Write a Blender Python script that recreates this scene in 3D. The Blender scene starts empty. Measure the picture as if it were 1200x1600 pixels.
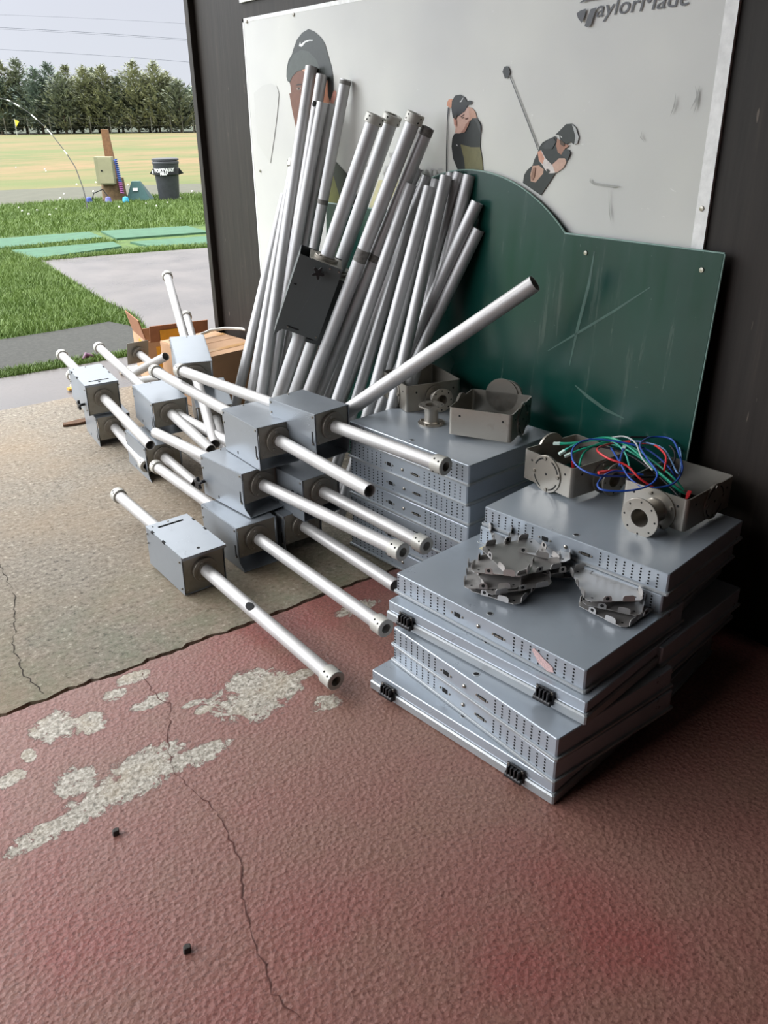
import bpy, math, random
from mathutils import Vector, Matrix
random.seed(7)
R = math.radians
SC = bpy.context.scene
COL = SC.collection

# ------------------------------------------------------------------ camera
CAM_F, PITCH, ROLL, YAW, EYE = 1303.63, 0.4441, -0.0121, 0.6301, 1.5
FW = Vector((math.sin(YAW) * math.cos(PITCH), math.cos(YAW) * math.cos(PITCH), -math.sin(PITCH)))
_r0 = Vector((math.cos(YAW), -math.sin(YAW), 0)); _u0 = _r0.cross(FW)
RT = _r0 * math.cos(ROLL) + _u0 * math.sin(ROLL)
UP = RT.cross(FW)
EYEP = Vector((0, 0, EYE))
cd = bpy.data.cameras.new('camera'); cam = bpy.data.objects.new('camera', cd); COL.objects.link(cam)
cd.sensor_fit = 'VERTICAL'; cd.sensor_height = 36; cd.lens = CAM_F / 1600 * 36
cd.clip_end = 2000; cd.clip_start = .05
m = Matrix.Identity(4)
for i in range(3):
    m[i][0] = RT[i]; m[i][1] = UP[i]; m[i][2] = -FW[i]; m[i][3] = EYEP[i]
cam.matrix_world = m
SC.camera = cam

# ------------------------------------------------------------------ light and exposure
SKY_STRENGTH = 1.0
GLOW = 3.8
SC.view_settings.view_transform = 'Standard'
SC.view_settings.look = 'None'
SC.view_settings.gamma = 1
SC.view_settings.use_curve_mapping = False
SC.view_settings.exposure = 0.98
world = bpy.data.worlds.new('overcast'); SC.world = world; world.use_nodes = True
wn, wl = world.node_tree.nodes, world.node_tree.links
for n_ in list(wn): wn.remove(n_)
w_out = wn.new('ShaderNodeOutputWorld'); w_bg = wn.new('ShaderNodeBackground')
w_tc = wn.new('ShaderNodeTexCoord'); w_sep = wn.new('ShaderNodeSeparateXYZ'); w_rmp = wn.new('ShaderNodeValToRGB')
w_ns = wn.new('ShaderNodeTexNoise'); w_ns.inputs['Scale'].default_value = 2.0
w_mix = wn.new('ShaderNodeMixRGB'); w_mix.blend_type = 'MULTIPLY'; w_mix.inputs[0].default_value = .12
wl.new(w_tc.outputs['Generated'], w_sep.inputs[0]); wl.new(w_sep.outputs['Z'], w_rmp.inputs[0])
w_rmp.color_ramp.elements[0].position = 0.0; w_rmp.color_ramp.elements[0].color = (.40, .42, .455, 1)
w_rmp.color_ramp.elements[1].position = .75; w_rmp.color_ramp.elements[1].color = (1.5, 1.52, 1.55, 1)
_e = w_rmp.color_ramp.elements.new(.14); _e.color = (.375, .39, .44, 1)
_e = w_rmp.color_ramp.elements.new(.36); _e.color = (1.0, 1.02, 1.06, 1)
wl.new(w_tc.outputs['Generated'], w_ns.inputs['Vector'])
wl.new(w_rmp.outputs[0], w_mix.inputs[1]); wl.new(w_ns.outputs['Fac'], w_mix.inputs[2])
# the cloud is thinner, so brighter, towards the hidden sun on the left
w_dot = wn.new('ShaderNodeVectorMath'); w_dot.operation = 'DOT_PRODUCT'; w_dot.inputs[1].default_value = Vector((-.62, .50, .60)).normalized()
wl.new(w_tc.outputs['Generated'], w_dot.inputs[0])
w_mx = wn.new('ShaderNodeMath'); w_mx.operation = 'MAXIMUM'; w_mx.inputs[1].default_value = 0; wl.new(w_dot.outputs['Value'], w_mx.inputs[0])
w_pw = wn.new('ShaderNodeMath'); w_pw.operation = 'POWER'; w_pw.inputs[1].default_value = 4; wl.new(w_mx.outputs[0], w_pw.inputs[0])
w_ml = wn.new('ShaderNodeMath'); w_ml.operation = 'MULTIPLY_ADD'; w_ml.inputs[1].default_value = GLOW * SKY_STRENGTH; w_ml.inputs[2].default_value = SKY_STRENGTH; wl.new(w_pw.outputs[0], w_ml.inputs[0])
wl.new(w_mix.outputs[0], w_bg.inputs[0]); wl.new(w_ml.outputs[0], w_bg.inputs[1])
wl.new(w_bg.outputs[0], w_out.inputs[0])

def ray(px, py): return FW + RT * ((px - 600) / CAM_F) + UP * ((800 - py) / CAM_F)
def at(px, py, depth): return EYEP + ray(px, py) * depth
def onz(px, py, z=0.0):
    d = ray(px, py); return EYEP + d * ((z - EYE) / d.z)
def onx(px, py, X):
    d = ray(px, py); return EYEP + d * (X / d.x)

# ------------------------------------------------------------------ materials
def srgb(r, g, b):
    f = lambda c: (c / 255 / 12.92) if c / 255 <= .04045 else ((c / 255 + .055) / 1.055) ** 2.4
    return (f(r), f(g), f(b), 1)

class N:
    def __init__(s, name):
        s.m = bpy.data.materials.new(name); s.m.use_nodes = True
        s.t = s.m.node_tree; s.n = s.t.nodes; s.l = s.t.links
        s.p = s.n['Principled BSDF']; s.tc = s.n.new('ShaderNodeTexCoord')
    def new(s, t, **k):
        x = s.n.new(t)
        for a, b in k.items(): setattr(x, a, b)
        return x
    def link(s, a, b): s.l.new(a, b)
    def noise(s, scale, detail=4, rough=.6, coord='Object', stretch=None, dist=0):
        x = s.new('ShaderNodeTexNoise'); x.inputs['Scale'].default_value = scale
        x.inputs['Detail'].default_value = detail; x.inputs['Roughness'].default_value = rough
        x.inputs['Distortion'].default_value = dist
        src = s.tc.outputs[coord]
        if stretch:
            mp = s.new('ShaderNodeMapping'); mp.inputs['Scale'].default_value = stretch
            s.link(src, mp.inputs[0]); src = mp.outputs[0]
        s.link(src, x.inputs['Vector']); return x.outputs['Fac']
    def ramp(s, src, stops):
        x = s.new('ShaderNodeValToRGB'); e = x.color_ramp.elements
        while len(e) > len(stops): e.remove(e[-1])
        while len(e) < len(stops): e.new(.5)
        for el, (p, c) in zip(e, stops):
            el.position = p; el.color = c if len(c) == 4 else (*c, 1)
        s.link(src, x.inputs[0]); return x.outputs[0]
    def mix(s, fac, a, b, blend='MIX'):
        x = s.new('ShaderNodeMixRGB', blend_type=blend)
        if isinstance(fac, (int, float)): x.inputs[0].default_value = fac
        else: s.link(fac, x.inputs[0])
        for i, v in ((1, a), (2, b)):
            if isinstance(v, tuple): x.inputs[i].default_value = v
            else: s.link(v, x.inputs[i])
        return x.outputs[0]
    def math(s, op, a, b=None, c=None):
        x = s.new('ShaderNodeMath', operation=op)
        for i, v in enumerate((a, b, c)):
            if v is None: continue
            if isinstance(v, (int, float)): x.inputs[i].default_value = v
            else: s.link(v, x.inputs[i])
        return x.outputs[0]
    def bump(s, src, strength=.3, dist=.01, normal=None):
        x = s.new('ShaderNodeBump'); x.inputs['Strength'].default_value = strength; x.inputs['Distance'].default_value = dist
        s.link(src, x.inputs['Height'])
        if normal is not None: s.link(normal, x.inputs['Normal'])
        return x.outputs[0]
    def set(s, base=None, rough=None, metal=None, normal=None, spec=None):
        for k, v in (('Base Color', base), ('Roughness', rough), ('Metallic', metal), ('Normal', normal), ('Specular IOR Level', spec)):
            if v is None: continue
            if isinstance(v, (int, float, tuple)): s.p.inputs[k].default_value = v
            else: s.link(v, s.p.inputs[k])
        return s.m

def simple(name, col, rough=.5, metal=0, nscale=30, namp=.12, bump=0, bscale=60, coord='Object'):
    a = N(name)
    ns = a.noise(nscale, coord=coord)
    lo = tuple(c * (1 - namp) for c in col[:3]) + (1,); hi = tuple(min(1, c * (1 + namp)) for c in col[:3]) + (1,)
    kw = {}
    if bump: kw['normal'] = a.bump(a.noise(bscale, coord=coord), bump, .004)
    return a.set(a.ramp(ns, [(.3, lo), (.7, hi)]), rough, metal, **kw)

def metal_paint(name, col, rough=.35, metal=.55, dirt=srgb(70, 62, 52), dirtamt=.25, wet=False):
    a = N(name)
    n1 = a.noise(9, 6, .65); n2 = a.noise(160, 2, .5); n3 = a.noise(3, 3, .6)
    base = a.ramp(n3, [(.3, tuple(c * .93 for c in col[:3])), (.7, tuple(min(1, c * 1.05) for c in col[:3]))])
    d = a.math('MULTIPLY', a.ramp(n1, [(.58, (0, 0, 0)), (.78, (1, 1, 1))]), dirtamt)
    base = a.mix(d, base, dirt)
    rg = a.math('MULTIPLY_ADD', n1, .22, rough - .1)
    if wet:
        v = a.new('ShaderNodeTexVoronoi'); v.inputs['Scale'].default_value = 130; a.link(a.tc.outputs['Object'], v.inputs['Vector'])
        drop = a.ramp(v.outputs['Distance'], [(.12, (1, 1, 1)), (.3, (0, 0, 0))])
        msk = a.ramp(a.noise(14, 3), [(.5, (0, 0, 0)), (.62, (1, 1, 1))])
        hgt = a.math('MULTIPLY', drop, msk)
        nm = a.bump(hgt, .35, .002)
    else:
        nm = a.bump(n2, .05, .001)
    return a.set(base, rg, metal, nm)

M = {}
M['pole'] = metal_paint('pole_aluminium', srgb(180, 178, 176), .42, .35, dirtamt=.18, wet=True)
M['pole_dull'] = metal_paint('pole_grey_aluminium', srgb(184, 184, 184), .45, .4, dirtamt=.35)
M['pole_band'] = simple('pole_scuffed_band', srgb(110, 108, 104), .6, .3, 90, .35)
M['collar'] = metal_paint('collar_alloy', srgb(178, 176, 168), .45, .3, dirtamt=.3)
M['housing'] = metal_paint('housing_steel', srgb(146, 152, 158), .3, .45, dirtamt=.12, wet=True)
M['housing_dark'] = metal_paint('housing_grey', srgb(88, 92, 92), .5, .3, dirtamt=.1)
M['plate'] = metal_paint('end_plate_steel', srgb(150, 146, 136), .42, .55, dirtamt=.35)
M['flange'] = metal_paint('flange_steel', srgb(140, 134, 124), .42, .6, dirtamt=.4)
M['bolt'] = simple('bolt_steel', srgb(160, 155, 145), .3, .9)
M['blk'] = simple('black_plastic', srgb(24, 24, 26), .38, 0, 40, .2)
M['hole'] = simple('hole_black', (.004, .004, .004, 1), .9)
M['cab'] = metal_paint('cabinet_paint', srgb(158, 166, 174), .3, .35, dirtamt=.1)
M['cab_rim'] = metal_paint('cabinet_rim', srgb(156, 160, 162), .34, .35, dirt=srgb(120, 110, 80), dirtamt=.4)
M['steel'] = metal_paint('stainless_worn', srgb(160, 154, 144), .36, .75, dirt=srgb(90, 70, 48), dirtamt=.5)
M['sheet'] = metal_paint('sheet_steel', srgb(174, 171, 168), .32, .6, dirt=srgb(50, 44, 38), dirtamt=.6)
M['card'] = simple('cardboard', srgb(176, 140, 108), .85, 0, 12, .08, .1, 200)
M['card_dark'] = simple('cardboard_inside', srgb(140, 96, 68), .85, 0, 20, .12)
M['tape'] = simple('brown_tape', srgb(206, 150, 40), .35, 0, 10, .15)
M['tape_dull'] = simple('parcel_tape', srgb(176, 134, 84), .4, 0, 10, .1)
M['white'] = simple('white_plastic', srgb(222, 222, 216), .45)

# ------------------------------------------------------------------ mesh builder
class MB:
    def __init__(s): s.v = []; s.f = []; s.sm = []; s.mi = []; s.cur = 0
    def add(s, vs, fs, smooth=False):
        o = len(s.v); s.v += [tuple(v) for v in vs]
        for f in fs: s.f.append(tuple(i + o for i in f)); s.sm.append(smooth); s.mi.append(s.cur)
        return s
    def box(s, c, d, mat=None):
        x, y, z = d[0] / 2, d[1] / 2, d[2] / 2
        vs = [Vector((sx * x, sy * y, sz * z)) for sz in (-1, 1) for sy in (-1, 1) for sx in (-1, 1)]
        if mat: vs = [mat @ v for v in vs]
        vs = [v + Vector(c) for v in vs]
        return s.add(vs, [(0, 2, 3, 1), (4, 5, 7, 6), (0, 1, 5, 4), (2, 6, 7, 3), (0, 4, 6, 2), (1, 3, 7, 5)])
    def loops(s, loops, cap0=True, cap1=True, smooth=True, closed=True):
        n = len(loops[0]); vs = [p for l in loops for p in l]; fs = []
        for k in range(len(loops) - 1):
            for i in range(n if closed else n - 1):
                j = (i + 1) % n
                fs.append((k * n + i, k * n + j, (k + 1) * n + j, (k + 1) * n + i))
        s.add(vs, fs, smooth)
        if cap0: s.add(loops[0], [tuple(reversed(range(n)))])
        if cap1: s.add(loops[-1], [tuple(range(n))])
        return s
    def lathe(s, p0, axis, prof, seg=28, cap=False, smooth=True):
        a = Vector(axis).normalized(); t = Vector((0, 0, 1)) if abs(a.z) < .9 else Vector((1, 0, 0))
        u = a.cross(t).normalized(); w = a.cross(u)
        L = []
        for r, h in prof:
            c = Vector(p0) + a * h
            L.append([c + (u * math.cos(2 * math.pi * i / seg) + w * math.sin(2 * math.pi * i / seg)) * r for i in range(seg)])
        # split hard rings so flat faces stay flat
        for k in range(len(L) - 1):
            s.loops([L[k], L[k + 1]], False, False, smooth)
        if cap:
            s.add(L[0], [tuple(reversed(range(seg)))]); s.add(L[-1], [tuple(range(seg))])
        return s
    def cyl(s, p0, p1, r, seg=16, r1=None):
        p0 = Vector(p0); p1 = Vector(p1); d = p1 - p0
        return s.lathe(p0, d, [(r, 0), (r if r1 is None else r1, d.length)], seg, True)
    def tube(s, p0, p1, r, t=.003, seg=28):
        p0 = Vector(p0); p1 = Vector(p1); d = p1 - p0; l = d.length
        return s.lathe(p0, d, [(r - t, 0), (r, 0), (r, l), (r - t, l), (r - t, 0)], seg)
    def prism(s, pts, n, th, base=None):
        """pts: list of 3D points (planar), extruded along n by th"""
        n = Vector(n) * th; a = [Vector(p) for p in pts]; b = [p + n for p in a]; k = len(a)
        s.add(a + b, [tuple(reversed(range(k))), tuple(range(k, 2 * k))] + [(i, (i + 1) % k, (i + 1) % k + k, i + k) for i in range(k)])
        return s
    def sweep(s, pts, r, seg=8, cap=True):
        pts = [Vector(p) for p in pts]; L = []; prev = None
        for i, p in enumerate(pts):
            d = (pts[min(i + 1, len(pts) - 1)] - pts[max(i - 1, 0)]).normalized()
            if prev is None:
                t = Vector((0, 0, 1)) if abs(d.z) < .9 else Vector((1, 0, 0)); u = d.cross(t).normalized()
            else:
                u = (prev - d * prev.dot(d)).normalized()
            prev = u; w = d.cross(u); rr = r[i] if isinstance(r, (list, tuple)) else r
            L.append([p + (u * math.cos(2 * math.pi * k / seg) + w * math.sin(2 * math.pi * k / seg)) * rr for k in range(seg)])
        return s.loops(L, cap, cap, True)
    def build(s, name, mat, parent=None, bevel=0, recalc=True):
        me = bpy.data.meshes.new(name); me.from_pydata(s.v, [], s.f)
        mats = mat if isinstance(mat, (list, tuple)) else [mat]
        for q in mats: me.materials.append(q)
        me.polygons.foreach_set('use_smooth', s.sm); me.polygons.foreach_set('material_index', s.mi)
        me.update()
        o = bpy.data.objects.new(name, me); COL.objects.link(o)
        if parent: o.parent = parent
        if bevel:
            b = o.modifiers.new('bevel', 'BEVEL'); b.width = bevel; b.segments = 2; b.limit_method = 'ANGLE'; b.angle_limit = R(40)
        return o

def empty(name, loc, label=None, cat=None, group=None, mat=None):
    o = bpy.data.objects.new(name, None); COL.objects.link(o); o.empty_display_size = .05
    if mat is not None: o.matrix_world = mat
    else: o.location = loc
    if label: tag(o, label, cat, group)
    return o
def tag(o, label=None, cat=None, group=None, kind=None):
    if label: o['label'] = label
    if cat: o['category'] = cat
    if group: o['group'] = group
    if kind: o['kind'] = kind
    return o
def struct(o): o['kind'] = 'structure'; return o
def lab(o, t): o['label'] = t; return o
def frame(origin, xdir, up=(0, 0, 1)):
    x = Vector(xdir).normalized(); y = Vector(up).cross(x).normalized(); z = x.cross(y)
    mm = Matrix.Identity(4)
    for i in range(3): mm[i][0] = x[i]; mm[i][1] = y[i]; mm[i][2] = z[i]; mm[i][3] = origin[i]
    return mm
def copy_tree(o, parent=None):
    c = o.copy(); COL.objects.link(c); c.parent = parent
    for ch in list(o.children): copy_tree(ch, c)
    return c

# ------------------------------------------------------------------ floor and ground
WX = 2.22          # face of the dark plywood wall
def gpoly(pxs, z=0.0): return [onz(x, y) + Vector((0, 0, z)) for x, y in pxs]

def red_floor_mat():
    a = N('red_painted_concrete')
    big = a.noise(1.1, 3, .6, 'Object'); fine = a.noise(85, 3, .65); med = a.noise(62, 4, .7); mid = a.noise(5, 4, .65)
    red = a.ramp(big, [(.35, srgb(132, 98, 86)), (.5, srgb(134, 90, 81)), (.68, srgb(136, 72, 67))])
    red = a.mix(a.ramp(mid, [(.45, (0, 0, 0)), (.7, (.55, .55, .55))]), red, srgb(128, 98, 82))
    red = a.mix(a.ramp(a.noise(120, 3, .7), [(.36, (.7, .7, .7)), (.52, (0, 0, 0))]), red, srgb(88, 52, 46))
    red = a.mix(a.ramp(a.noise(150, 2, .6), [(.62, (0, 0, 0)), (.72, (.5, .5, .5))]), red, srgb(172, 132, 120))
    # bare patches: noise-broken ellipses where the paint has peeled
    spots = [((.62, 1.62), (.20, .13)), ((.47, 1.37), (.30, .10)), ((.44, 1.53), (.18, .07)), ((.22, 1.36), (.16, .07)),
             ((.98, 1.82), (.20, .12)), ((.30, 1.95), (.09, .07)), ((.20, 1.85), (.06, .10)), ((.45, 2.0), (.10, .05)), ((.08, 1.38), (.10, .04)),
             ((1.22, 1.60), (.10, .05)), ((1.52, 2.05), (.12, .07)), ((.08, 1.62), (.07, .04)), ((.66, 2.02), (.08, .03)), ((1.35,2.1),(.07,.04)), ((.9, 2.08), (.1, .03))]
    spots = [(tuple(onz(*p)[:2]), e) for p, e in [((395, 1085), (.15, .12)), ((375, 1070), (.10, .05)), ((455, 1062), (.10, .03)),
        ((95, 1290), (.16, .035)), ((175, 1240), (.14, .05)), ((230, 1185), (.12, .045)), ((215, 1210), (.10, .09)), ((300, 1185), (.09, .045)), ((120, 1220), (.06, .07)), ((335, 1168), (.06, .03)),
        ((85, 1135), (.07, .07)), ((140, 1130), (.05, .05)), ((240, 1095), (.07, .03)), ((40, 1325), (.07, .02)), ((45, 1180), (.02, .03)), ((510, 1097), (.05, .04)), ((560, 950), (.09, .04)), ((205, 1060), (.07, .03)), ((10, 1220), (.06, .03)), ((315, 1110), (.03, .02)), ((300, 1100), (.03, .015)), ((180, 1085), (.04, .03))]]
    sx = a.new('ShaderNodeSeparateXYZ'); a.link(a.tc.outputs['Object'], sx.inputs[0])
    wob = a.math('ADD', a.math('MULTIPLY', a.noise(11, 8, .75, dist=1.2), .62), a.math('MULTIPLY', a.noise(38, 6, .75), .38))
    tot = None
    for (cx, cy), (rx, ry) in spots:
        dx = a.math('MULTIPLY', a.math('SUBTRACT', sx.outputs[0], cx), 1 / rx)
        dy = a.math('MULTIPLY', a.math('SUBTRACT', sx.outputs[1], cy), 1 / ry)
        d = a.math('ADD', a.math('MULTIPLY', dx, dx), a.math('MULTIPLY', dy, dy))
        g = a.math('POWER', 2.718, a.math('MULTIPLY', d, -.8))
        tot = g if tot is None else a.math('MAXIMUM', tot, g)
    val = a.math('MULTIPLY', tot, a.math('MULTIPLY_ADD', wob, 4.2, -1.22))
    mask = a.ramp(val, [(.50, (0, 0, 0)), (.53, (1, 1, 1))])
    bare = a.ramp(a.noise(70, 4, .75), [(.32, srgb(84, 80, 68)), (.48, srgb(150, 142, 128)), (.68, srgb(200, 194, 182))])
    bare = a.mix(a.ramp(a.noise(6), [(.5, (0, 0, 0)), (.7, (.5, .5, .5))]), bare, srgb(158, 140, 110))
    col = a.mix(mask, red, bare)
    col = a.mix(a.ramp(val, [(.44, (0, 0, 0)), (.49, (.6, .6, .6)), (.515, (0, 0, 0))]), col, srgb(70, 44, 38))
    vo = a.new('ShaderNodeTexVoronoi'); vo.inputs['Scale'].default_value = 85; a.link(a.tc.outputs['Object'], vo.inputs['Vector'])
    hgt = a.math('ADD', a.math('MULTIPLY', vo.outputs['Distance'], .55), a.math('ADD', a.math('MULTIPLY', med, .7), a.math('MULTIPLY', a.ramp(val, [(.46, (1, 1, 1)), (.54, (0, 0, 0))]), .8)))
    rg = a.math('MULTIPLY_ADD', med, .3, .36)
    return a.set(col, rg, 0, a.bump(hgt, .5, .0055))

def concrete_mat():
    a = N('brushed_concrete')
    fine = a.noise(52, 6, .8); brush = a.noise(60, 3, .6, stretch=(.12, 1.2, 1)); big = a.noise(1.3, 4, .6)
    c = a.ramp(fine, [(.34, srgb(48, 43, 36)), (.45, srgb(116, 107, 94)), (.58, srgb(134, 126, 112)), (.68, srgb(186, 178, 164))])
    c = a.mix(a.ramp(big, [(.4, (0, 0, 0)), (.65, (.45, .45, .45))]), c, srgb(138, 116, 88), 'MIX')
    # green algae tint along the joint
    sx = a.new('ShaderNodeSeparateXYZ'); a.link(a.tc.outputs['Object'], sx.inputs[0])
    near = a.ramp(a.math('MULTIPLY_ADD', sx.outputs[1], -1 / .8, 2.9 / .8), [(.0, (0, 0, 0)), (.9, (1, 1, 1))])
    c = a.mix(a.math('MULTIPLY', near, a.ramp(a.noise(7, 5, .7), [(.4, (.0, .0, .0)), (.65, (.42, .42, .42))])), c, srgb(88, 104, 76))
    hgt = a.math('ADD', fine, a.math('MULTIPLY', brush, .8))
    return a.set(c, .8, 0, a.bump(hgt, .6, .006))

def wet_mat():
    a = N('wet_concrete')
    fine = a.noise(60, 4, .6); big = a.noise(1.6, 5, .6)
    c = a.mix(a.ramp(big, [(.35, (0, 0, 0)), (.65, (1, 1, 1))]), srgb(82, 77, 74), srgb(96, 90, 87))
    c = a.mix(a.ramp(fine, [(.35, (.3, .3, .3)), (.5, (0, 0, 0))]), c, srgb(70, 65, 60))
    return a.set(c, a.math('MULTIPLY_ADD', big, .5, .08), 0, a.bump(fine, .08, .003))

def grass_ground_mat():
    a = N('range_turf')
    sx = a.new('ShaderNodeSeparateXYZ'); a.link(a.tc.outputs['Object'], sx.inputs[0])
    n1 = a.noise(.30, 7, .7, stretch=(.5, 1.2, 1)); n2 = a.noise(9, 4, .7); n3 = a.noise(.09, 5, .6, stretch=(.5, 1.3, 1))
    g = a.ramp(n2, [(.3, srgb(48, 68, 22)), (.6, srgb(74, 98, 36))])
    far = a.ramp(n1, [(.34, srgb(68, 84, 36)), (.44, srgb(96, 92, 48)), (.53, srgb(122, 98, 64)), (.66, srgb(84, 86, 42))])
    far = a.mix(a.ramp(n3, [(.42, (0, 0, 0)), (.6, (.8, .8, .8))]), far, srgb(76, 92, 38))
    yy = a.ramp(a.math('MULTIPLY_ADD', a.math('ADD', a.math('MULTIPLY', sx.outputs[0], .45), sx.outputs[1]), 1 / 3.0, -22.5 / 3.0), [(.0, (0, 0, 0)), (1, (1, 1, 1))])
    return a.set(a.mix(yy, g, far), .9, 0, a.bump(n2, .5, .03))

M['red'] = red_floor_mat(); M['conc'] = concrete_mat(); M['wet'] = wet_mat(); M['turf'] = grass_ground_mat()
M['gravel'] = simple('path_gravel', srgb(80, 80, 66), .95, 0, 3, .12, .3, 60)
M['tarmac'] = simple('old_tarmac', srgb(52, 52, 47), .9, 0, 40, .3, .5, 90)
M['matgreen'] = simple('green_mat', srgb(58, 94, 70), .9, 0, 6, .16, .3, 120)
M['soil'] = simple('joint_soil', srgb(58, 50, 34), .95, 0, 60, .5, .5, 80)

def jag(y, x0, x1, n, amp, z):
    return [Vector((x0 + (x1 - x0) * i / n, y + random.uniform(-amp, amp), z)) for i in range(n + 1)]
JY = 2.06 + .0
_j = onz(200, 1043).y
JY = _j
edge = [(x, y + random.uniform(-.004, .004) + .006 * math.sin(x * 9) * math.sin(x * 23 + 1)) for x, y in [(-7 + 9.22 * i / 420, JY) for i in range(421)]]
mb = MB(); mb.prism([Vector((-7, -4, -.08)), Vector((WX, -4, -.08))] + [Vector((x, y - .011, -.08)) for x, y in reversed(edge)], (0, 0, 1), .08)
struct(mb.build('floor', M['red']))
mb = MB(); YB = 4.98
edge2 = [(x, y + .008 + random.uniform(-.005, .005)) for x, y in edge]
mb.prism([Vector((x, y, -.08)) for x, y in edge2] + [Vector((WX, YB, -.08)), Vector((-7, YB, -.08))], (0, 0, 1), .078)
struct(mb.build('floor', M['conc']))
# wet strip past the drip line
mb = MB(); yw = [onz(p[0], p[1]) for p in ((0, 590), (60, 579), (130, 566), (240, 545))]
ywy = yw[0].y
mb.prism([Vector((-7, YB, -.08)), Vector((2.6, YB, -.08)), Vector((2.6, ywy, -.08)), Vector((-7, ywy, -.08))], (0, 0, 1), .076)
struct(mb.build('floor', M['wet']))
mb = MB(); mb.box((-2.4, JY, -.05), (9.2, .06, .04)); struct(mb.build('trim_1', M['soil']))
# surrounding turf
mb = MB()
mb.add([(-140, ywy, -.03), (260, ywy, -.03), (260, 300, -.03), (-140, 300, -.03)], [(0, 1, 2, 3)])
struct(mb.build('ground', M['turf']))
def slab(name, pxs, mat, z0=-.03, z1=0.0, extra=None):
    pts = [onz(x, y) for x, y in pxs]
    if extra: pts += [Vector(e) for e in extra]
    mb = MB(); mb.prism([Vector((p.x, p.y, z0)) for p in pts], (0, 0, 1), z1 - z0)
    return mb.build(name, mat)
# wet apron outside, tarmac patch, gravel path
p = [onz(62, 406), onz(110, 436), onz(165, 470), onz(212, 492), onz(237, 520)]
mb = MB(); mb.prism([Vector((q.x, q.y, -.03)) for q in p] + [Vector((2.35, ywy, -.03)), Vector((9, ywy, -.03)), Vector((9, onz(333, 386).y - .8, -.03)), Vector((onz(333, 386).x, onz(333, 386).y, -.03)), ], (0, 0, 1), .027)
struct(mb.build('ground', M['wet']))
slab('ground', [(-60, 530), (0, 528), (90, 514), (170, 500), (205, 507), (236, 526), (240, 543), (100, 562), (0, 578), (-60, 586)], M['tarmac'], -.03, -.012)['kind'] = 'structure'
slab('ground', [(-80, 302), (0, 297), (150, 291), (330, 286), (420, 283), (420, 300), (330, 303), (240, 305), (100, 313), (0, 321), (-80, 326)], M['gravel'], -.03, -.005)['kind'] = 'structure'
mats = [([(-30, 375), (0, 372), (140, 361.5), (160, 370), (10, 386), (-30, 389)], 'faded green turf mat in the back left of the row'),
        ([(157, 360), (293, 352.5), (328, 361.5), (182, 372)], 'faded green turf mat behind the apron, back right with the long edge'),
        ([(18, 390), (177, 377), (190, 384), (43, 404.5)], 'green turf mat nearest the grass corner at front left'),
        ([(203, 377), (345, 366.5), (345, 379), (235, 384)], 'green turf mat at front right touching the wet concrete edge')]
for pxs, l in mats:
    tag(slab('turf_mat', pxs, M['matgreen'], -.03, -.004), l, 'mat', 'green turf mats outside')

# cracks in both slabs
M['crack'] = simple('crack_dirt', srgb(46, 38, 30), .95)
M['crack2'] = simple('crack_dirt_red', srgb(84, 50, 44), .95)
def crack(pxs, z, mat, w=.0015):
    pts = [onz(x, y) for x, y in pxs]; fine = []
    for a_, b_ in zip(pts, pts[1:]):
        k = max(2, int((b_ - a_).length / .018))
        for i in range(k):
            q = a_.lerp(b_, i / k); fine.append(q + Vector((random.uniform(-.006, .006), random.uniform(-.006, .006), 0)))
    fine.append(pts[-1]); mb = MB(); L = []; Rr = []
    for i, q in enumerate(fine):
        d = (fine[min(i + 1, len(fine) - 1)] - fine[max(0, i - 1)]).normalized(); nn = Vector((-d.y, d.x, 0))
        ww = w * random.uniform(.1, 1.3); L.append(q + nn * ww + Vector((0, 0, z))); Rr.append(q - nn * ww + Vector((0, 0, z)))
    n = len(L); mb.add(L + Rr, [(i, i + 1, n + i + 1, n + i) for i in range(n - 1)])
    struct(mb.build('trim_2', mat))
crack([(222, 1052), (235, 1080), (264, 1100), (263, 1165), (268, 1200), (292, 1225), (345, 1275), (360, 1310), (380, 1350), (378, 1400), (390, 1465), (418, 1520), (425, 1550), (470, 1592)], .0012, M['crack2'])
crack([(0, 880), (22, 930), (24, 985), (20, 1010), (40, 1055), (68, 1083)], -.0008, M['crack'])

# ------------------------------------------------------------------ building
def wood_mat():
    a = N('dark_stained_plywood')
    g = a.noise(38, 6, .65, stretch=(1, 1, .06)); b = a.noise(2.2, 4, .6)
    c = a.ramp(g, [(.3, srgb(30, 26, 23)), (.6, srgb(44, 39, 35)), (.75, srgb(60, 52, 46))])
    c = a.mix(a.ramp(b, [(.4, (0, 0, 0)), (.7, (.5, .5, .5))]), c, srgb(38, 30, 25))
    sc = a.ramp(a.noise(70, 2, .5, stretch=(1, .5, .12)), [(.74, (0, 0, 0)), (.78, (.6, .6, .6))])
    c = a.mix(sc, c, srgb(120, 108, 98))
    return a.set(c, .55, 0, a.bump(g, .25, .003), .3)
M['wood'] = wood_mat()
M['roofm'] = simple('roof_board', srgb(70, 64, 58), .8)
WEND = 4.68
mb = MB(); mb.box((WX + .04, (WEND - 4) / 2, 1.8), (.08, WEND + 4, 3.6)); struct(mb.build('wall_right', M['wood']))
mb = MB(); mb.box((WX + .03, WEND + .025, 1.8), (.13, .05, 3.6)); struct(mb.build('trim_3', M['wood'], bevel=.004))
mb = MB(); mb.box((WX - .002, onx(464, 5, WX).y, 2.45), (.006, .012, .9)); struct(mb.build('trim_4', M['hole']))
mb = MB(); mb.box((-2.66, -1.5, 1.8), (.08, 5.0, 3.6)); struct(mb.build('wall_left_blocker', M['wood']))  # unseen partition, added and lengthened to block light from the back left
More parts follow.
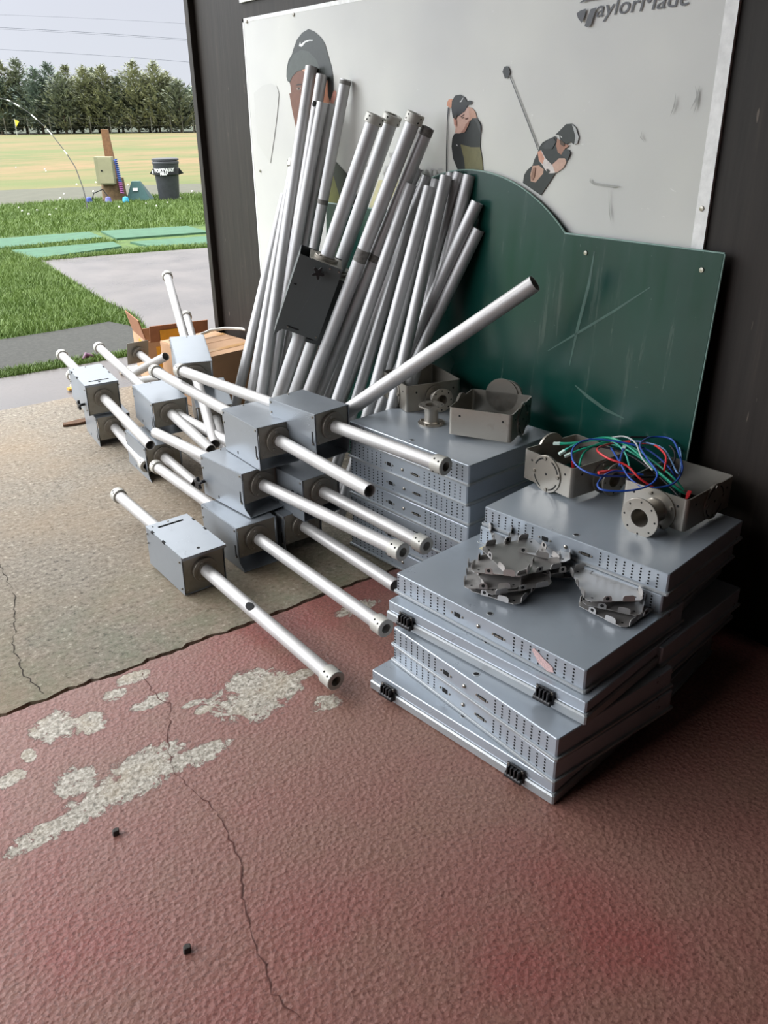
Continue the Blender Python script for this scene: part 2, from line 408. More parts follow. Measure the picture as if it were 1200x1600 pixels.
mb = MB(); mb.box((-.2, -4.05, 1.8), (5.0, .1, 3.6)); struct(mb.build('wall_back', M['wood']))
mb = MB(); mb.box((-.2, .35, 3.65), (5.0, 8.9, .1)); struct(mb.build('ceiling', M['roofm']))

# screws in the wall
def studs(name, pts, mat, parent, r=.006, axis=(-1, 0, 0), h=.003):
    for p in pts:
        mb = MB(); mb.lathe(p, axis, [(r, 0), (r * .9, h), (0.0005, h * 1.1)], 10)
        mb.build(name, mat, parent)

# ------------------------------------------------------------------ poster on the wall
def poster_mat():
    a = N('poster_sheet')
    n = a.noise(1.4, 3, .5); s = a.noise(6, 6, .7)
    c = a.ramp(n, [(.35, srgb(192, 192, 190)), (.65, srgb(208, 208, 202))])
    sc = a.ramp(a.noise(26, 3, .8, stretch=(1, .35, .5), dist=2), [(.70, (0, 0, 0)), (.73, (.35, .35, .35))])
    c = a.mix(sc, c, srgb(236, 236, 232))
    return a.set(c, .22, 0, a.bump(s, .10, .012))
M['poster'] = poster_mat()
PXF = WX - .012     # poster face
tl = onx(382, 31, WX); tr = onx(1157.3, 0, WX)
PY0, PY1 = 1.46, tl.y; PZ0, PZ1 = .70, 1.925
mb = MB(); mb.box((WX - .006, (PY0 + PY1) / 2, (PZ0 + PZ1) / 2), (.011, PY1 - PY0, PZ1 - PZ0))
poster = mb.build('poster', M['poster'], bevel=.002)
tag(poster, 'large scuffed white poster board with golfers screwed to the dark wall', 'poster')
mb = MB(); mb.box((PXF + .0005, PY0 + .02, (PZ0 + PZ1) / 2), (.0015, .04, PZ1 - PZ0)); mb.box((PXF + .0005, (PY0 + PY1) / 2, PZ1 - .008), (.0015, PY1 - PY0, .016)); mb.box((PXF + .0005, PY1 - .006, (PZ0 + PZ1) / 2), (.0015, .012, PZ1 - PZ0))
lab(mb.build('border', simple('poster_border', srgb(236, 236, 234), .25), poster), 'bright white border strip')
lv = [0]
def pr(pxs, col, name='print', off=None, rough=.3, parent=poster, mat=None):
    lv[0] += 1
    X = PXF - (.0006 + .00012 * lv[0] if off is None else off)
    pts = [onx(x, y, X) for x, y in pxs]
    area = sum(pts[i].y * pts[(i + 1) % len(pts)].z - pts[(i + 1) % len(pts)].y * pts[i].z for i in range(len(pts)))
    if area > 0: pts.reverse()
    mb = MB(); mb.add(pts, [tuple(range(len(pts)))])
    return mb.build(name, mat or simple('ink', col, rough, 0, 60, .10), parent)
def cv(o, s, pts): return [(o[0] + x / s, o[1] + y / s) for x, y in pts]
a1 = ((380, 30), 6.667)
BLK = srgb(40, 42, 42); SK = srgb(196, 140, 112); SKD = srgb(112, 72, 56)
# golfer with cap, large portrait on the left
mb_face = pr(cv(*a1, [(480, 640), (492, 700), (500, 770), (480, 775), (492, 850), (512, 960), (555, 1160), (640, 1230), (760, 1150), (860, 960), (900, 860), (905, 620), (700, 480), (560, 500)]), SKD, 'printed_face')
pr(cv(*a1, [(600, 520), (650, 560), (700, 620), (700, 1120), (810, 1020), (900, 860), (890, 600), (700, 470)]), srgb(206, 146, 118), 'printed_cheek')
pr(cv(*a1, [(925, 760), (955, 738), (972, 762), (965, 820), (940, 880), (905, 870)]), srgb(218, 156, 140), 'printed_ear')
pr(cv(*a1, [(552, 722), (570, 710), (602, 712), (602, 732), (575, 740), (556, 734)]), srgb(140, 122, 110), 'printed_eye')
pr(cv(*a1, [(568, 711), (588, 710), (592, 730), (574, 738)]), srgb(40, 32, 28), 'printed_eye')
pr(cv(*a1, [(545, 690), (570, 672), (612, 672), (612, 684), (572, 690)]), srgb(50, 36, 28), 'printed_eyebrow')
pr(cv(*a1, [(450, 600), (452, 520), (470, 430), (505, 370), (522, 310), (560, 210), (615, 140), (680, 102), (740, 128), (810, 190), (850, 255), (882, 370), (920, 500), (938, 620), (940, 745), (905, 860), (885, 800), (880, 640), (780, 560), (700, 500), (640, 520), (560, 545), (510, 600), (485, 662), (462, 645)]), srgb(62, 66, 64), 'printed_cap')
pr(cv(*a1, [(455, 590), (470, 480), (520, 370), (600, 318), (680, 335), (760, 420), (800, 520), (700, 495), (640, 515), (560, 540), (505, 600), (482, 655), (462, 640)]), srgb(78, 84, 80), 'printed_cap_peak')
pr(cv(*a1, [(592, 232), (600, 262), (640, 228), (690, 214), (728, 216), (722, 226), (690, 226), (650, 240), (610, 288), (580, 280)]), srgb(230, 232, 232), 'printed_swoosh')
b1 = ((380, 90), 6.667)
pr(cv(*b1, [(880, 1250), (950, 1070), (1080, 1210), (1220, 1500), (1270, 1620), (1500, 1690), (850, 1600), (700, 1400)]), srgb(36, 34, 38), 'printed_shirt')
pr(cv(*b1, [(880, 1300), (940, 1230), (975, 1350), (1010, 1470), (980, 1540), (860, 1530), (840, 1400)]), srgb(106, 104, 52), 'printed_shirt_panel')
pr(cv((520, 160), 4.615, [(330, 560), (480, 560), (440, 680), (300, 760), (260, 760)]), srgb(196, 190, 150), 'printed_haze')
pr(cv(*b1, [(110, 370), (200, 290), (290, 268), (350, 300), (372, 380), (350, 620), (320, 850), (282, 1100), (150, 900)]), None, 'printed_glyph', mat=simple('glyph', srgb(194, 194, 190), .22, 0, 2, .02))
# golfer behind the poles
c1 = ((690, 130), 5.4545)
pr(cv(*c1, [(108, 430), (90, 470), (84, 540), (96, 640), (150, 770), (355, 770), (345, 640), (328, 540), (334, 430), (325, 340), (290, 298), (250, 300), (230, 350), (200, 415), (140, 425)]), srgb(44, 46, 48), 'printed_shirt')
pr(cv(*c1, [(160, 520), (250, 545), (325, 545), (345, 640), (355, 770), (205, 770), (190, 640)]), srgb(112, 108, 76), 'printed_shirt_panel')
pr(cv(*c1, [(225, 200), (262, 212), (290, 250), (300, 298), (262, 298), (238, 330), (230, 260)]), srgb(186, 146, 126), 'printed_arm')
pr(cv(*c1, [(100, 300), (104, 350), (118, 380), (112, 425), (150, 428), (196, 418), (232, 350), (240, 290), (226, 200), (190, 240), (140, 275)]), srgb(190, 156, 142), 'printed_face')
pr(cv(*c1, [(200, 300), (226, 292), (228, 306), (204, 314)]), srgb(90, 58, 48), 'printed_nose')
pr(cv(*c1, [(160, 285), (190, 262), (196, 270), (168, 292)]), srgb(80, 52, 44), 'printed_eyebrow')
pr(cv(*c1, [(202, 352), (222, 344), (222, 352), (204, 360)]), srgb(150, 84, 78), 'printed_mouth')
pr(cv(*c1, [(46, 165), (60, 138), (92, 132), (94, 210), (62, 205), (44, 190)]), srgb(200, 140, 110), 'printed_hand')
pr(cv(*c1, [(52, 205), (64, 205), (52, 330), (46, 560), (44, 780), (36, 780), (38, 560), (44, 330)]), srgb(60, 60, 62), 'printed_club')
pr(cv(*c1, [(82, 210), (88, 150), (115, 106), (160, 96), (196, 118), (214, 155), (240, 146), (262, 156), (252, 182), (222, 186), (200, 236), (160, 268), (112, 305), (94, 290)]), srgb(38, 40, 42), 'printed_cap')
pr(cv(*c1, [(158, 146), (160, 158), (184, 120), (182, 130), (168, 158), (156, 162)]), srgb(225, 225, 225), 'printed_swoosh')
# golfer swinging on the right
pr(cv(*c1, [(970, 450), (900, 482), (860, 505), (832, 545), (815, 600), (790, 650), (775, 700), (730, 740), (704, 780), (692, 850), (845, 955), (930, 830), (970, 765), (1010, 700), (1080, 650), (1100, 590), (1080, 565), (1000, 560), (985, 500)]), srgb(46, 48, 52), 'printed_shirt')
pr(cv(*c1, [(775, 705), (830, 700), (870, 735), (865, 770), (800, 846), (760, 836), (756, 780)]), srgb(184, 148, 130), 'printed_arm')
pr(cv(*c1, [(935, 700), (1000, 640), (1050, 640), (1064, 670), (1040, 720), (985, 760), (940, 768)]), srgb(192, 158, 142), 'printed_arm')
pr(cv(*c1, [(818, 585), (850, 572), (885, 640), (945, 700), (968, 765), (912, 770), (880, 735), (860, 700), (830, 660)]), srgb(208, 200, 196), 'printed_glove')
pr(cv(*c1, [(818, 585), (846, 572), (876, 640), (860, 690), (830, 660)]), srgb(204, 150, 128), 'printed_hand')
pr(cv(*c1, [(985, 470), (1060, 520), (1090, 530), (1050, 560), (1020, 610), (990, 590), (975, 530)]), srgb(158, 116, 98), 'printed_face')
pr(cv(*c1, [(968, 440), (1010, 400), (1060, 348), (1110, 345), (1145, 380), (1168, 460), (1158, 512), (1125, 522), (1100, 500), (1060, 520), (1010, 480), (1000, 440)]), srgb(44, 46, 48), 'printed_cap')
pr(cv(*c1, [(1110, 350), (1145, 380), (1168, 460), (1158, 512), (1130, 522), (1140, 450)]), srgb(170, 172, 172), 'printed_cap_peak')
pr(cv(*c1, [(1008, 444), (1022, 456), (1028, 466), (1018, 464)]), srgb(225, 225, 225), 'printed_swoosh')
pr([(795.2, 118), (796.6, 117.6), (839, 226), (841, 234), (839.6, 234.6), (837.4, 227)], srgb(84, 84, 86), 'printed_club')
pr([(785, 112), (788, 104), (793, 103), (797, 112), (794, 121), (789, 123)], srgb(48, 50, 52), 'printed_club_head')
pr(cv(*c1, [(104, 300), (118, 300), (128, 330), (126, 372), (112, 350)]), srgb(170, 120, 104), 'printed_ear')
pr(cv(*c1, [(196, 418), (232, 350), (236, 318), (214, 340), (186, 392), (160, 424)]), srgb(150, 110, 96), 'printed_jaw_shade')
pr(cv(*c1, [(168, 296), (186, 286), (192, 290), (176, 302)]), srgb(60, 48, 44), 'printed_eye')
pr(cv(*c1, [(112, 280), (132, 268), (120, 310), (108, 304)]), srgb(70, 58, 50), 'printed_hair')
pr(cv(*c1, [(262, 298), (298, 298), (330, 350), (334, 430), (318, 400), (300, 340)]), srgb(66, 68, 70), 'printed_sleeve')
pr(cv(*c1, [(128, 520), (136, 528), (134, 536), (126, 530)]), srgb(200, 200, 200), 'printed_emblem')
pr(cv(*c1, [(900, 490), (950, 460), (975, 500), (940, 560), (880, 560), (850, 545)]), srgb(62, 64, 68), 'printed_sleeve')
pr(cv(*c1, [(1040, 570), (1080, 566), (1098, 590), (1078, 645), (1060, 640), (1020, 615)]), srgb(58, 60, 64), 'printed_sleeve')
pr(cv(*c1, [(780, 720), (800, 716), (790, 800), (770, 830), (760, 800)]), srgb(140, 104, 88), 'printed_arm_shade')
pr(cv(*c1, [(890, 735), (905, 730), (920, 750), (905, 770)]), srgb(60, 60, 60), 'printed_glove_tab')
pr(cv(*c1, [(1008, 480), (1050, 515), (1040, 540), (1010, 520)]), srgb(80, 58, 48), 'printed_hair')
# creases where the sheet is torn
for pts in ([(1086, 133), (1091, 150), (1089, 165), (1083, 180), (1087, 165), (1088, 150)], [(1094, 133), (1089, 155), (1078, 173), (1086, 155), (1092, 138)], [(922, 278), (925, 285), (970, 291), (958, 293), (926, 288), (921, 284)],
            [(951, 292), (953, 330), (955, 352), (951, 330)], [(1003, 205), (1002, 215), (1007, 222), (1000, 215)], [(1056, 145), (1055, 165), (1047, 182), (1053, 162)]):
    pr(pts, srgb(158, 158, 154), 'crease')
# logo: mark and lettering
pr(cv((880, 0), 3.75, [(78, 78), (100, 62), (134, 50), (126, 90), (108, 136), (86, 106)]), srgb(64, 64, 68), 'logo_mark')
pr(cv((880, 0), 3.75, [(160, 54), (196, 42), (178, 90), (160, 150), (140, 160), (124, 152), (140, 108)]), srgb(74, 74, 78), 'logo_mark')
pr(cv((880, 0), 3.75, [(92, 20), (118, -4), (170, -30), (225, -34), (205, -4), (150, 2)]), srgb(64, 64, 68), 'logo_mark')
def wtext(body, px0, px1, hgt_px, mat, name, shear=0, off=.012, parent=poster, spacing=1.0, X=None, fit=True):
    cu = bpy.data.curves.new(name, 'FONT'); cu.body = body; cu.shear = shear; cu.offset = off; cu.space_character = spacing; cu.extrude = .0
    tmp = bpy.data.objects.new(name, cu); COL.objects.link(tmp)
    dg = bpy.context.evaluated_depsgraph_get(); me = bpy.data.meshes.new_from_object(tmp.evaluated_get(dg))
    bpy.data.objects.remove(tmp)
    xs = [v.co.x for v in me.vertices]; x0, x1 = min(xs), max(xs)
    X = X if X is not None else PXF - .006
    A = onx(*px0, X); B = onx(*px1, X); C_ = onx(px0[0], px0[1] - hgt_px, X)
    k = (A.y - B.y) / (x1 - x0); hz = (C_.z - A.z) / .72
    for v in me.vertices:
        t = (v.co.x - x0) / (x1 - x0)
        v.co = Vector((X, A.y - (v.co.x - x0) * k, A.z + (B.z - A.z) * t + v.co.y * hz))
    me.materials.append(mat); o = bpy.data.objects.new(name, me); COL.objects.link(o); o.parent = parent
    return o
ink = simple('logo_ink', srgb(70, 70, 74), .3)
wtext('aylorMade', (930.5, 27), (1077, 7.5), 27, ink, 'lettering', .18, .0, X=PXF - .003)
faint = simple('faint_ink', srgb(176, 176, 174), .3)
wtext('MADE', (650, 277.5), (691, 276), 13, faint, 'lettering', 0, .02, X=PXF - .003, spacing=1.1)
wtext('A', (597, 272), (609, 271), 13, faint, 'lettering', 0, .02, X=PXF - .003)
wtext('P', (570, 268), (579, 267), 13, faint, 'lettering', 0, .02, X=PXF - .003)
wtext('N', (608, 246), (614, 245.5), 8, faint, 'lettering', 0, .02, X=PXF - .003)
for px in ((386, 33.5), (1097, 326), (459, 23), (407, 267)):
    q = onx(*px, PXF); mb = MB(); mb.lathe(q, (-1, 0, 0), [(.008, 0), (.007, .004), (.0005, .005)], 12); mb.build('screw', M['bolt'], poster)
# second sign above
q = onx(377, 5, WX)
mb = MB(); mb.box((WX - .006, q.y - .25, q.z + .3), (.01, .5, .6)); s2 = mb.build('sign_board', simple('sign_white', srgb(232, 232, 230), .3), bevel=.002)
tag(s2, 'bottom edge of a second white sign board above the poster', 'sign')

# ------------------------------------------------------------------ green board leaning on the wall
def green_mat():
    a = N('green_board_gloss')
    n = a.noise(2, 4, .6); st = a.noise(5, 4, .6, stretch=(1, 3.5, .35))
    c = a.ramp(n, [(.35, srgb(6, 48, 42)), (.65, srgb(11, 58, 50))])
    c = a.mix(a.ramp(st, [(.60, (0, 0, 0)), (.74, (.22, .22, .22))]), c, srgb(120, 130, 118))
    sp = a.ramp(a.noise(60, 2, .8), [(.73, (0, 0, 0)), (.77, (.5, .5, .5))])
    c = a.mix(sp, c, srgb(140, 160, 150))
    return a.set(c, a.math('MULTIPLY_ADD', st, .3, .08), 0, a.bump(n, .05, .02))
M['green'] = green_mat()
gy0, gy1, gh = 1.374, 3.409, 1.142
pk, hw, rise = 2.439, .475, .175
out = [(gy0, 0), (gy0, gh), (pk - hw, gh)]
rc = (hw * hw + rise * rise) / (2 * rise)
for i in range(1, 32):
    yy = -hw + 2 * hw * i / 32
    out.append((pk + yy, gh + math.sqrt(rc * rc - yy * yy) - (rc - rise)))
out += [(pk + hw, gh), (gy1, gh), (gy1, 0)]
lean = math.atan2(.060, gh)
gb = empty('green_board', (2.122, 0, 0), 'dark green glossy board with a domed top leaning on the wall under the poster', 'board')
gb.rotation_euler = (0, lean, 0)
mb = MB(); mb.prism([Vector((0, y, z)) for y, z in out], (1, 0, 0), .010)
mb.build('panel', M['green'], gb, bevel=.001)
mb = MB()
for (y0, z0), (y1, z1) in zip(out[1:-2], out[2:-1]):
    mb.sweep([Vector((.004, y0, z0 + .001)), Vector((.004, y1, z1 + .001))], .0035, 6)
mb.sweep([Vector((.004, gy0 - .001, 0)), Vector((.004, gy0 - .001, gh))], .0035, 6)
lab(mb.build('edge_trim', simple('pale_edge', srgb(120, 150, 140), .5), gb), 'pale worn cut edge')
for y, z in ((gy0 + .06, gh - .05), (pk - hw - .10, gh - .05), (pk, gh + .02)):
    mb = MB(); mb.lathe((-.0005, y, z), (-1, 0, 0), [(.008, 0), (.007, .003), (.0005, .0035)], 12); mb.build('screw', M['bolt'], gb)
M['scuff'] = simple('scuff_mark', srgb(56, 88, 78), .5, 0, 20, .3)
def scuff(pts, w):
    mb = MB(); L = []; Rr = []
    for i, (y, z) in enumerate(pts):
        a_ = Vector(pts[max(0, i - 1)]); b_ = Vector(pts[min(len(pts) - 1, i + 1)]); d = (b_ - a_).normalized(); n_ = Vector((-d.y, d.x))
        ww = w * (.3 if i in (0, len(pts) - 1) else 1); L.append((-.0006, y + n_.x * ww, z + n_.y * ww)); Rr.append((-.0006, y - n_.x * ww, z - n_.y * ww))
    n_ = len(L); mb.add(L + Rr, [(i, i + 1, n_ + i + 1, n_ + i) for i in range(n_ - 1)]); mb.build('scuff', M['scuff'], gb)
scuff([(1.60, 1.02), (1.72, .93), (1.85, .84), (1.98, .75)], .004)
scuff([(1.83, 1.10), (1.835, 1.0), (1.86, .85), (1.875, .72)], .006)
scuff([(1.62, .60), (1.70, .61), (1.78, .635), (1.84, .66)], .006)

# ------------------------------------------------------------------ poles
def pole_mesh(mb, L, r): mb.tube((0, 0, 0), (L, 0, 0), r, .003)
def collar_parts(parent, x0, ln, r, ri, name='collar', holes=True):
    mb = MB(); mb.lathe((x0, 0, 0), (1, 0, 0), [(ri, 0), (r - .002, 0), (r, .002), (r, ln - .002), (r - .002, ln), (ri, ln), (ri, 0)], 32)
    c = mb.build(name, M['collar'], parent)
    if holes:
        mb = MB()
        for xx in (x0 + ln * .3, x0 + ln * .72):
            for k in range(4):
                an = R(38 + 90 * k) + (0 if xx < x0 + ln / 2 else .18)
                d = Vector((0, math.cos(an), math.sin(an)))
                mb.cyl(Vector((xx, 0, 0)) + d * (r - .001), Vector((xx, 0, 0)) + d * (r + .0006), .0034, 8)
        mb.build('screw_hole', M['hole'], c)
    return c

def surf_patch(mb, x0, phc, rx, rph, r):
    vs = [Vector((x0, math.cos(phc) * (r + .0006), math.sin(phc) * (r + .0006)))]; fs = []
    for ring_ in range(1, 6):
        for i in range(24):
            an = 2 * math.pi * i / 24; xx = x0 + rx * math.cos(an) * ring_ / 5; ph = phc + rph * math.sin(an) * ring_ / 5
            vs.append(Vector((xx, math.cos(ph) * (r + .0006), math.sin(ph) * (r + .0006))))
    for i in range(24):
        j = (i + 1) % 24; fs.append((0, 1 + i, 1 + j))
        for k_ in range(4): fs.append((1 + k_ * 24 + i, 1 + (k_ + 1) * 24 + i, 1 + (k_ + 1) * 24 + j, 1 + k_ * 24 + j))
    mb.add(vs, fs)

def star_knob(parent, p, axis, side):
    a = Vector(axis)
    mb = MB(); mb.cyl(p, Vector(p) + a * .022, .007, 12)
    t = Vector((1, 0, 0)) if abs(a.x) < .5 else Vector((0, 0, 1)); u = a.cross(t).normalized(); w = a.cross(u)
    c = Vector(p) + a * .022; pts = []
    for i in range(50):
        an = 2 * math.pi * i / 50; rr = .0195 + .007 * math.cos(5 * an)
        pts.append(c + (u * math.cos(an) + w * math.sin(an)) * rr)
    mb.prism(pts, a, .012)
    k = mb.build('knob', M['blk'], parent, bevel=.002); lab(k, 'black star knob'); return k

HL, HW, HP = .276, .165, .126
def pole_unit(far, near, t, label, kind='shell', skirt=.039, farcol=True, nearcol=True, roll=0, curve=True, knobs=(), r=.0225, mat=None, name='bracket_pole', hmat=None, group='bracket poles in the pile', collar_r=.030, hole=None, scale=1.0):
    far = Vector(far); near = Vector(near); ax = (near - far).normalized(); L = (near - far).length
    fr = frame(far + ax * t, ax) @ Matrix.Rotation(roll, 4, 'X')
    root = empty(name, None, label, 'pole', group, mat=fr)
    hm = hmat or M['housing']; pm = mat or M['pole']
    hl, hw, hp = HL * scale, HW * scale, HP * scale
    z0, z1 = -hp / 2, hp / 2; th = .0025
    a0, a1_ = -t, L - t
    mb = MB(); mb.tube((a0, 0, 0), (a1_, 0, 0), r, .003); pole = mb.build('pole', pm, root)
    if hole is not None:   # the cut opening in the side of the pole
        mb = MB()
        surf_patch(mb, hole, math.pi - R(62), .021, .60, r); mb.build('opening', M['hole'], pole)
    if farcol: collar_parts(root, a0 - .002, .034, collar_r, r - .004)
    if nearcol: collar_parts(root, a1_ - .045, .047, collar_r, r - .007)
    zb = z0 - skirt
    if kind == 'shell':
        mb = MB()
        mb.box((0, 0, z1 - th / 2), (hl, hw, th))
        for s in (-1, 1):
            prof = [(-hl / 2, z1), (hl / 2, z1), (hl / 2, z0 - .002)]
            if curve: prof += [(hl / 2 + .002, z0 - .012), (hl / 2 + .014, z0 - skirt * .55), (hl / 2 + .030, z0 - skirt * .8), (hl / 2 + .034, zb)]
            else: prof += [(hl / 2, zb)]
            prof += [(-hl / 2, zb)]
            pts = [Vector((x, s * hw / 2 - (th if s > 0 else 0), z)) for x, z in prof]
            if s < 0: pts.reverse()
            mb.prism(list(reversed(pts)), (0, 1, 0), th)
        if curve: mb.box((.017, 0, zb + .001), (hl + .034, hw, .002))
        else: mb.box((0, 0, zb + .001), (hl, hw, .002))
        mb.build('housing', hm, root, bevel=.0008)
        # overlapping cover plate: raised seam on both sides
        for s in (-1, 1):
            mb = MB()
            pts = [Vector((-hl / 2, s * (hw / 2 + .0002), z1 - .001)), Vector((hl / 2, s * (hw / 2 + .0002), z1 - .001)), Vector((hl / 2, s * (hw / 2 + .0002), z0 + hp * .12)), Vector((-hl / 2, s * (hw / 2 + .0002), z1 - hp * .42))]
            if s > 0: pts.reverse()
            mb.prism(list(reversed(pts)), (0, s, 0), .0016)
            mb.build('cover_flange', hm, root, bevel=.0004)
    else:   # cover side up: slotted access lid over a box
        zt = z1 + .012
        mb = MB()
        # lid with slot near the far end
        sx0, sx1, sy = -hl / 2 + .030, -hl / 2 + .042, hw * .30
        if kind == 'lid_near': sx0, sx1 = hl / 2 - .052, hl / 2 - .040
        ov = .014 if kind == 'lid' else 0
        for x0, x1, y0, y1 in ((-hl / 2, sx0, -hw / 2, hw / 2), (sx1, hl / 2 + ov, -hw / 2, hw / 2), (sx0, sx1, -hw / 2, -sy), (sx0, sx1, sy, hw / 2)):
            mb.box(((x0 + x1) / 2, (y0 + y1) / 2, zt), (x1 - x0, y1 - y0, .0025))
        mb.box((hl / 2 + ov - .001, 0, zt - .005), (.002, hw, .010))
        mb.build('lid', hm, root)
        mb = MB()
        for s in (-1, 1):
            mb.box((0, s * (hw / 2 - .002), (zt - .003 + zb) / 2), (hl, th, zt - .003 - zb))
        mb.box((0, 0, zb + .001), (hl, hw - .004, .002))
        mb.build('housing', M['housing'], root, bevel=.0008)
        mb = MB()
        for s in (-1, 1):
            for xx in (-hl * .30, hl * .02):
                mb.box((xx, s * (hw / 2 - .0025), zt - .002), (.020, .007, .0075))
        mb.build('notch', M['hole'], root)
        mb = MB(); mb.cyl((hl / 2 - .022, -.005, zt + .001), (hl / 2 - .022, -.005, zt + .0022), .0055, 12); mb.cyl((-hl / 2 + .02, -hw * .38, zt + .001), (-hl / 2 + .02, -hw * .38, zt + .002), .003, 10)
        mb.build('screw_hole', M['hole'], root)
    for s in (-1, 1):
        mb = MB(); hh = hp - .006 if kind == 'shell' else hp + .010 + skirt * .8
        cz = 0 if kind == 'shell' else (zt + zb) / 2
        mb.box((s * (hl / 2 - .004), 0, cz), (.003, hw - .012, hh)); ep = mb.build('end_plate', M['plate'], root, bevel=.001)
        for sy_ in (-1, 1):
            mb = MB(); mb.lathe((s * (hl / 2 - .0025), sy_ * hw * .4, cz - hh * .42), (s, 0, 0), [(.004, 0), (.003, .002), (.0004, .0025)], 8); mb.build('rivet', M['bolt'], ep)
        rf = .050 if kind == 'shell' else .046
        mb = MB(); x = s * (hl / 2 - .0025)
        mb.lathe((x, 0, 0), (s, 0, 0), [(rf, 0), (rf, .010), (rf * .98, .012), (r + .006, .012), (r + .006, .016), (r, .016)], 36)
        fl = mb.build('flange', M['flange'], root)
        for k in range(3):
            an = R(90 + 120 * k + 20); p_ = Vector((x + s * .012, math.cos(an) * rf * .78, math.sin(an) * rf * .78))
            mb = MB(); mb.lathe(p_, (s, 0, 0), [(.0055, 0), (.005, .003), (.002, .0035), (.002, .002), (.0004, .002)], 10); mb.build('bolt', M['bolt'], fl)
    # screws along the sides
    for s in (-1, 1):
        for xx, zz in ((-hl * .46, z1 - .012), (hl * .46, z1 - .012), (-hl * .46, z1 - .05), (hl * .45, z0 + .006)):
            mb = MB(); mb.lathe((xx, s * (hw / 2 + .0015), zz), (0, s, 0), [(.0045, 0), (.004, .003), (.0004, .0035)], 10); mb.build('screw', M['bolt'], root)
        if kind == 'shell':
            mb = MB(); mb.box((hl * .44, s * (hw / 2 + .0022), z0 + .028), (.006, .0016, .050)); mb.build('slot', M['hole'], root)
            mb = MB(); mb.box((-hl * .12, s * (hw / 2 + .0004), zb + .02), (.006, .001, .011)); mb.build('slot', M['hole'], root)
    mb = MB(); mb.lathe((-hl / 2 + .012, .0, (z1 if kind == 'shell' else z1 + .013)), (0, 0, 1), [(.0035, 0), (.003, .003), (.0004, .0035)], 8); mb.build('screw', M['bolt'], root)
    for xx, s, zz in knobs: star_knob(root, (xx, s * (hw / 2 + .001), zz), (0, s, 0), s)
    return root

pole_unit([0.955, 3.157, 0.114], [1.026, 1.649, 0.048], .60, 'single bracket pole nearest the viewer, slotted lid up and hole cut in its near end', 'lid', skirt=.016, hole=.46)
pole_unit([1.377, 3.688, 0.439], [1.372, 1.955, 0.437], 1.02, 'topmost bracket pole of the pile with plain open near end and no collar there', 'shell', curve=False, nearcol=False)
k = .94
sc = lambda p, k: [p[0] * k, p[1] * k, 1.5 - (1.5 - p[2]) * k]
pole_unit(sc([1.469, 3.615, 0.442], k), sc([1.683, 1.957, 0.441], k), .954 * k, 'top bracket pole beside the rear cabinet stack, with a chip of putty on its lid', 'shell', skirt=.06, curve=False, scale=.95)
pole_unit([1.215, 3.337, 0.27], [1.394, 1.816, 0.272], .645, 'middle bracket pole of the front pile, black star knob on its far left side', 'shell', farcol=False, knobs=((-HL * .47, -1, -.045),))
pole_unit([1.212, 3.384, 0.1], [1.25, 1.712, 0.103], .765, 'lowest bracket pole of the front pile, near collar touching the front cabinet stack', 'shell')
pole_unit([1.397, 3.541, 0.262], [1.507, 1.838, 0.248], 1.0, 'middle bracket pole of the right pile, in shadow behind the front pile', 'shell', curve=False, knobs=((HL * .40, -1, .0),))
pole_unit([1.402, 3.615, 0.105], [1.437, 1.911, 0.092], 1.0, 'lowest bracket pole of the right pile, running behind the front cabinet stack', 'shell', nearcol=False)
pole_unit([1.264, 4.783, 0.31], [1.21, 3.408, 0.191], .60, 'leftmost upper bracket pole, slotted lid up, plain open near end', 'lid_near', skirt=.02, nearcol=False, knobs=((HL * .33, -1, -.035),))
pole_unit([1.348, 4.972, 0.135], [1.212, 3.499, 0.062], .80, 'leftmost lower bracket pole on the concrete with collared near end', 'shell', curve=False)
pole_unit([1.442, 4.67, 0.345], [1.342, 3.061, 0.244], 1.003, 'upper bracket pole of the second left pair with a two-tone wet lid', 'shell', nearcol=False, curve=False)
pole_unit([1.323, 4.212, 0.105], [1.274, 3.101, 0.091], .60, 'lower bracket pole of the second left pair with cut near end', 'shell', nearcol=False)
pole_unit([1.924, 4.746, 0.675], [1.386, 3.113, 0.244], 1.029, 'bracket pole tilted steeply upwards in front of the carton', 'shell', nearcol=False, curve=False)
pole_unit([1.96, 4.62, 0.46], [1.42, 3.06, 0.13], 1.08, 'lower tilted bracket pole tucked under the steep one', 'shell', nearcol=False, curve=False, knobs=((HL * .3, -1, -.03),))

# loose poles lying in the pile
def loose_pole(p0, p1, r, label, mat=None, col0=False, col1=False, name='pole', group=None, bands=(), ghost=None, parent_plate=False, holes=()):
    p0 = Vector(p0); p1 = Vector(p1); L = (p1 - p0).length
    root = empty(name, None, label, 'pole', group, mat=frame(p0, p1 - p0))
    pm = mat or M['pole_dull']
    mb = MB(); mb.tube((0, 0, 0), (L, 0, 0), r, .0025); mb.build('tube', pm, root)
    if col0: collar_parts(root, -.002, .036, r + .0075, r - .004)
    if col1: collar_parts(root, L - .05, .052, r + .0075, r - .004)
    for b0, b1 in bands:
        mb = MB(); mb.lathe((b0, 0, 0), (1, 0, 0), [(r + .0003, 0), (r + .0006, .002), (r + .0006, b1 - b0)], 28); lab(mb.build('scuffed_band', M['pole_band'], root), 'dark scuffed band')
    for hx, an, hr in holes:
        mb = MB(); surf_patch(mb, hx, R(an), hr, hr / r * .9, r); mb.build('cut_hole', M['hole'], root)
    return root
loose_pole(at(208, 584, 4.75), at(259, 557, 4.55), .0235, 'short loose pole lying across the left poles, open black end towards the carton', M['pole'])
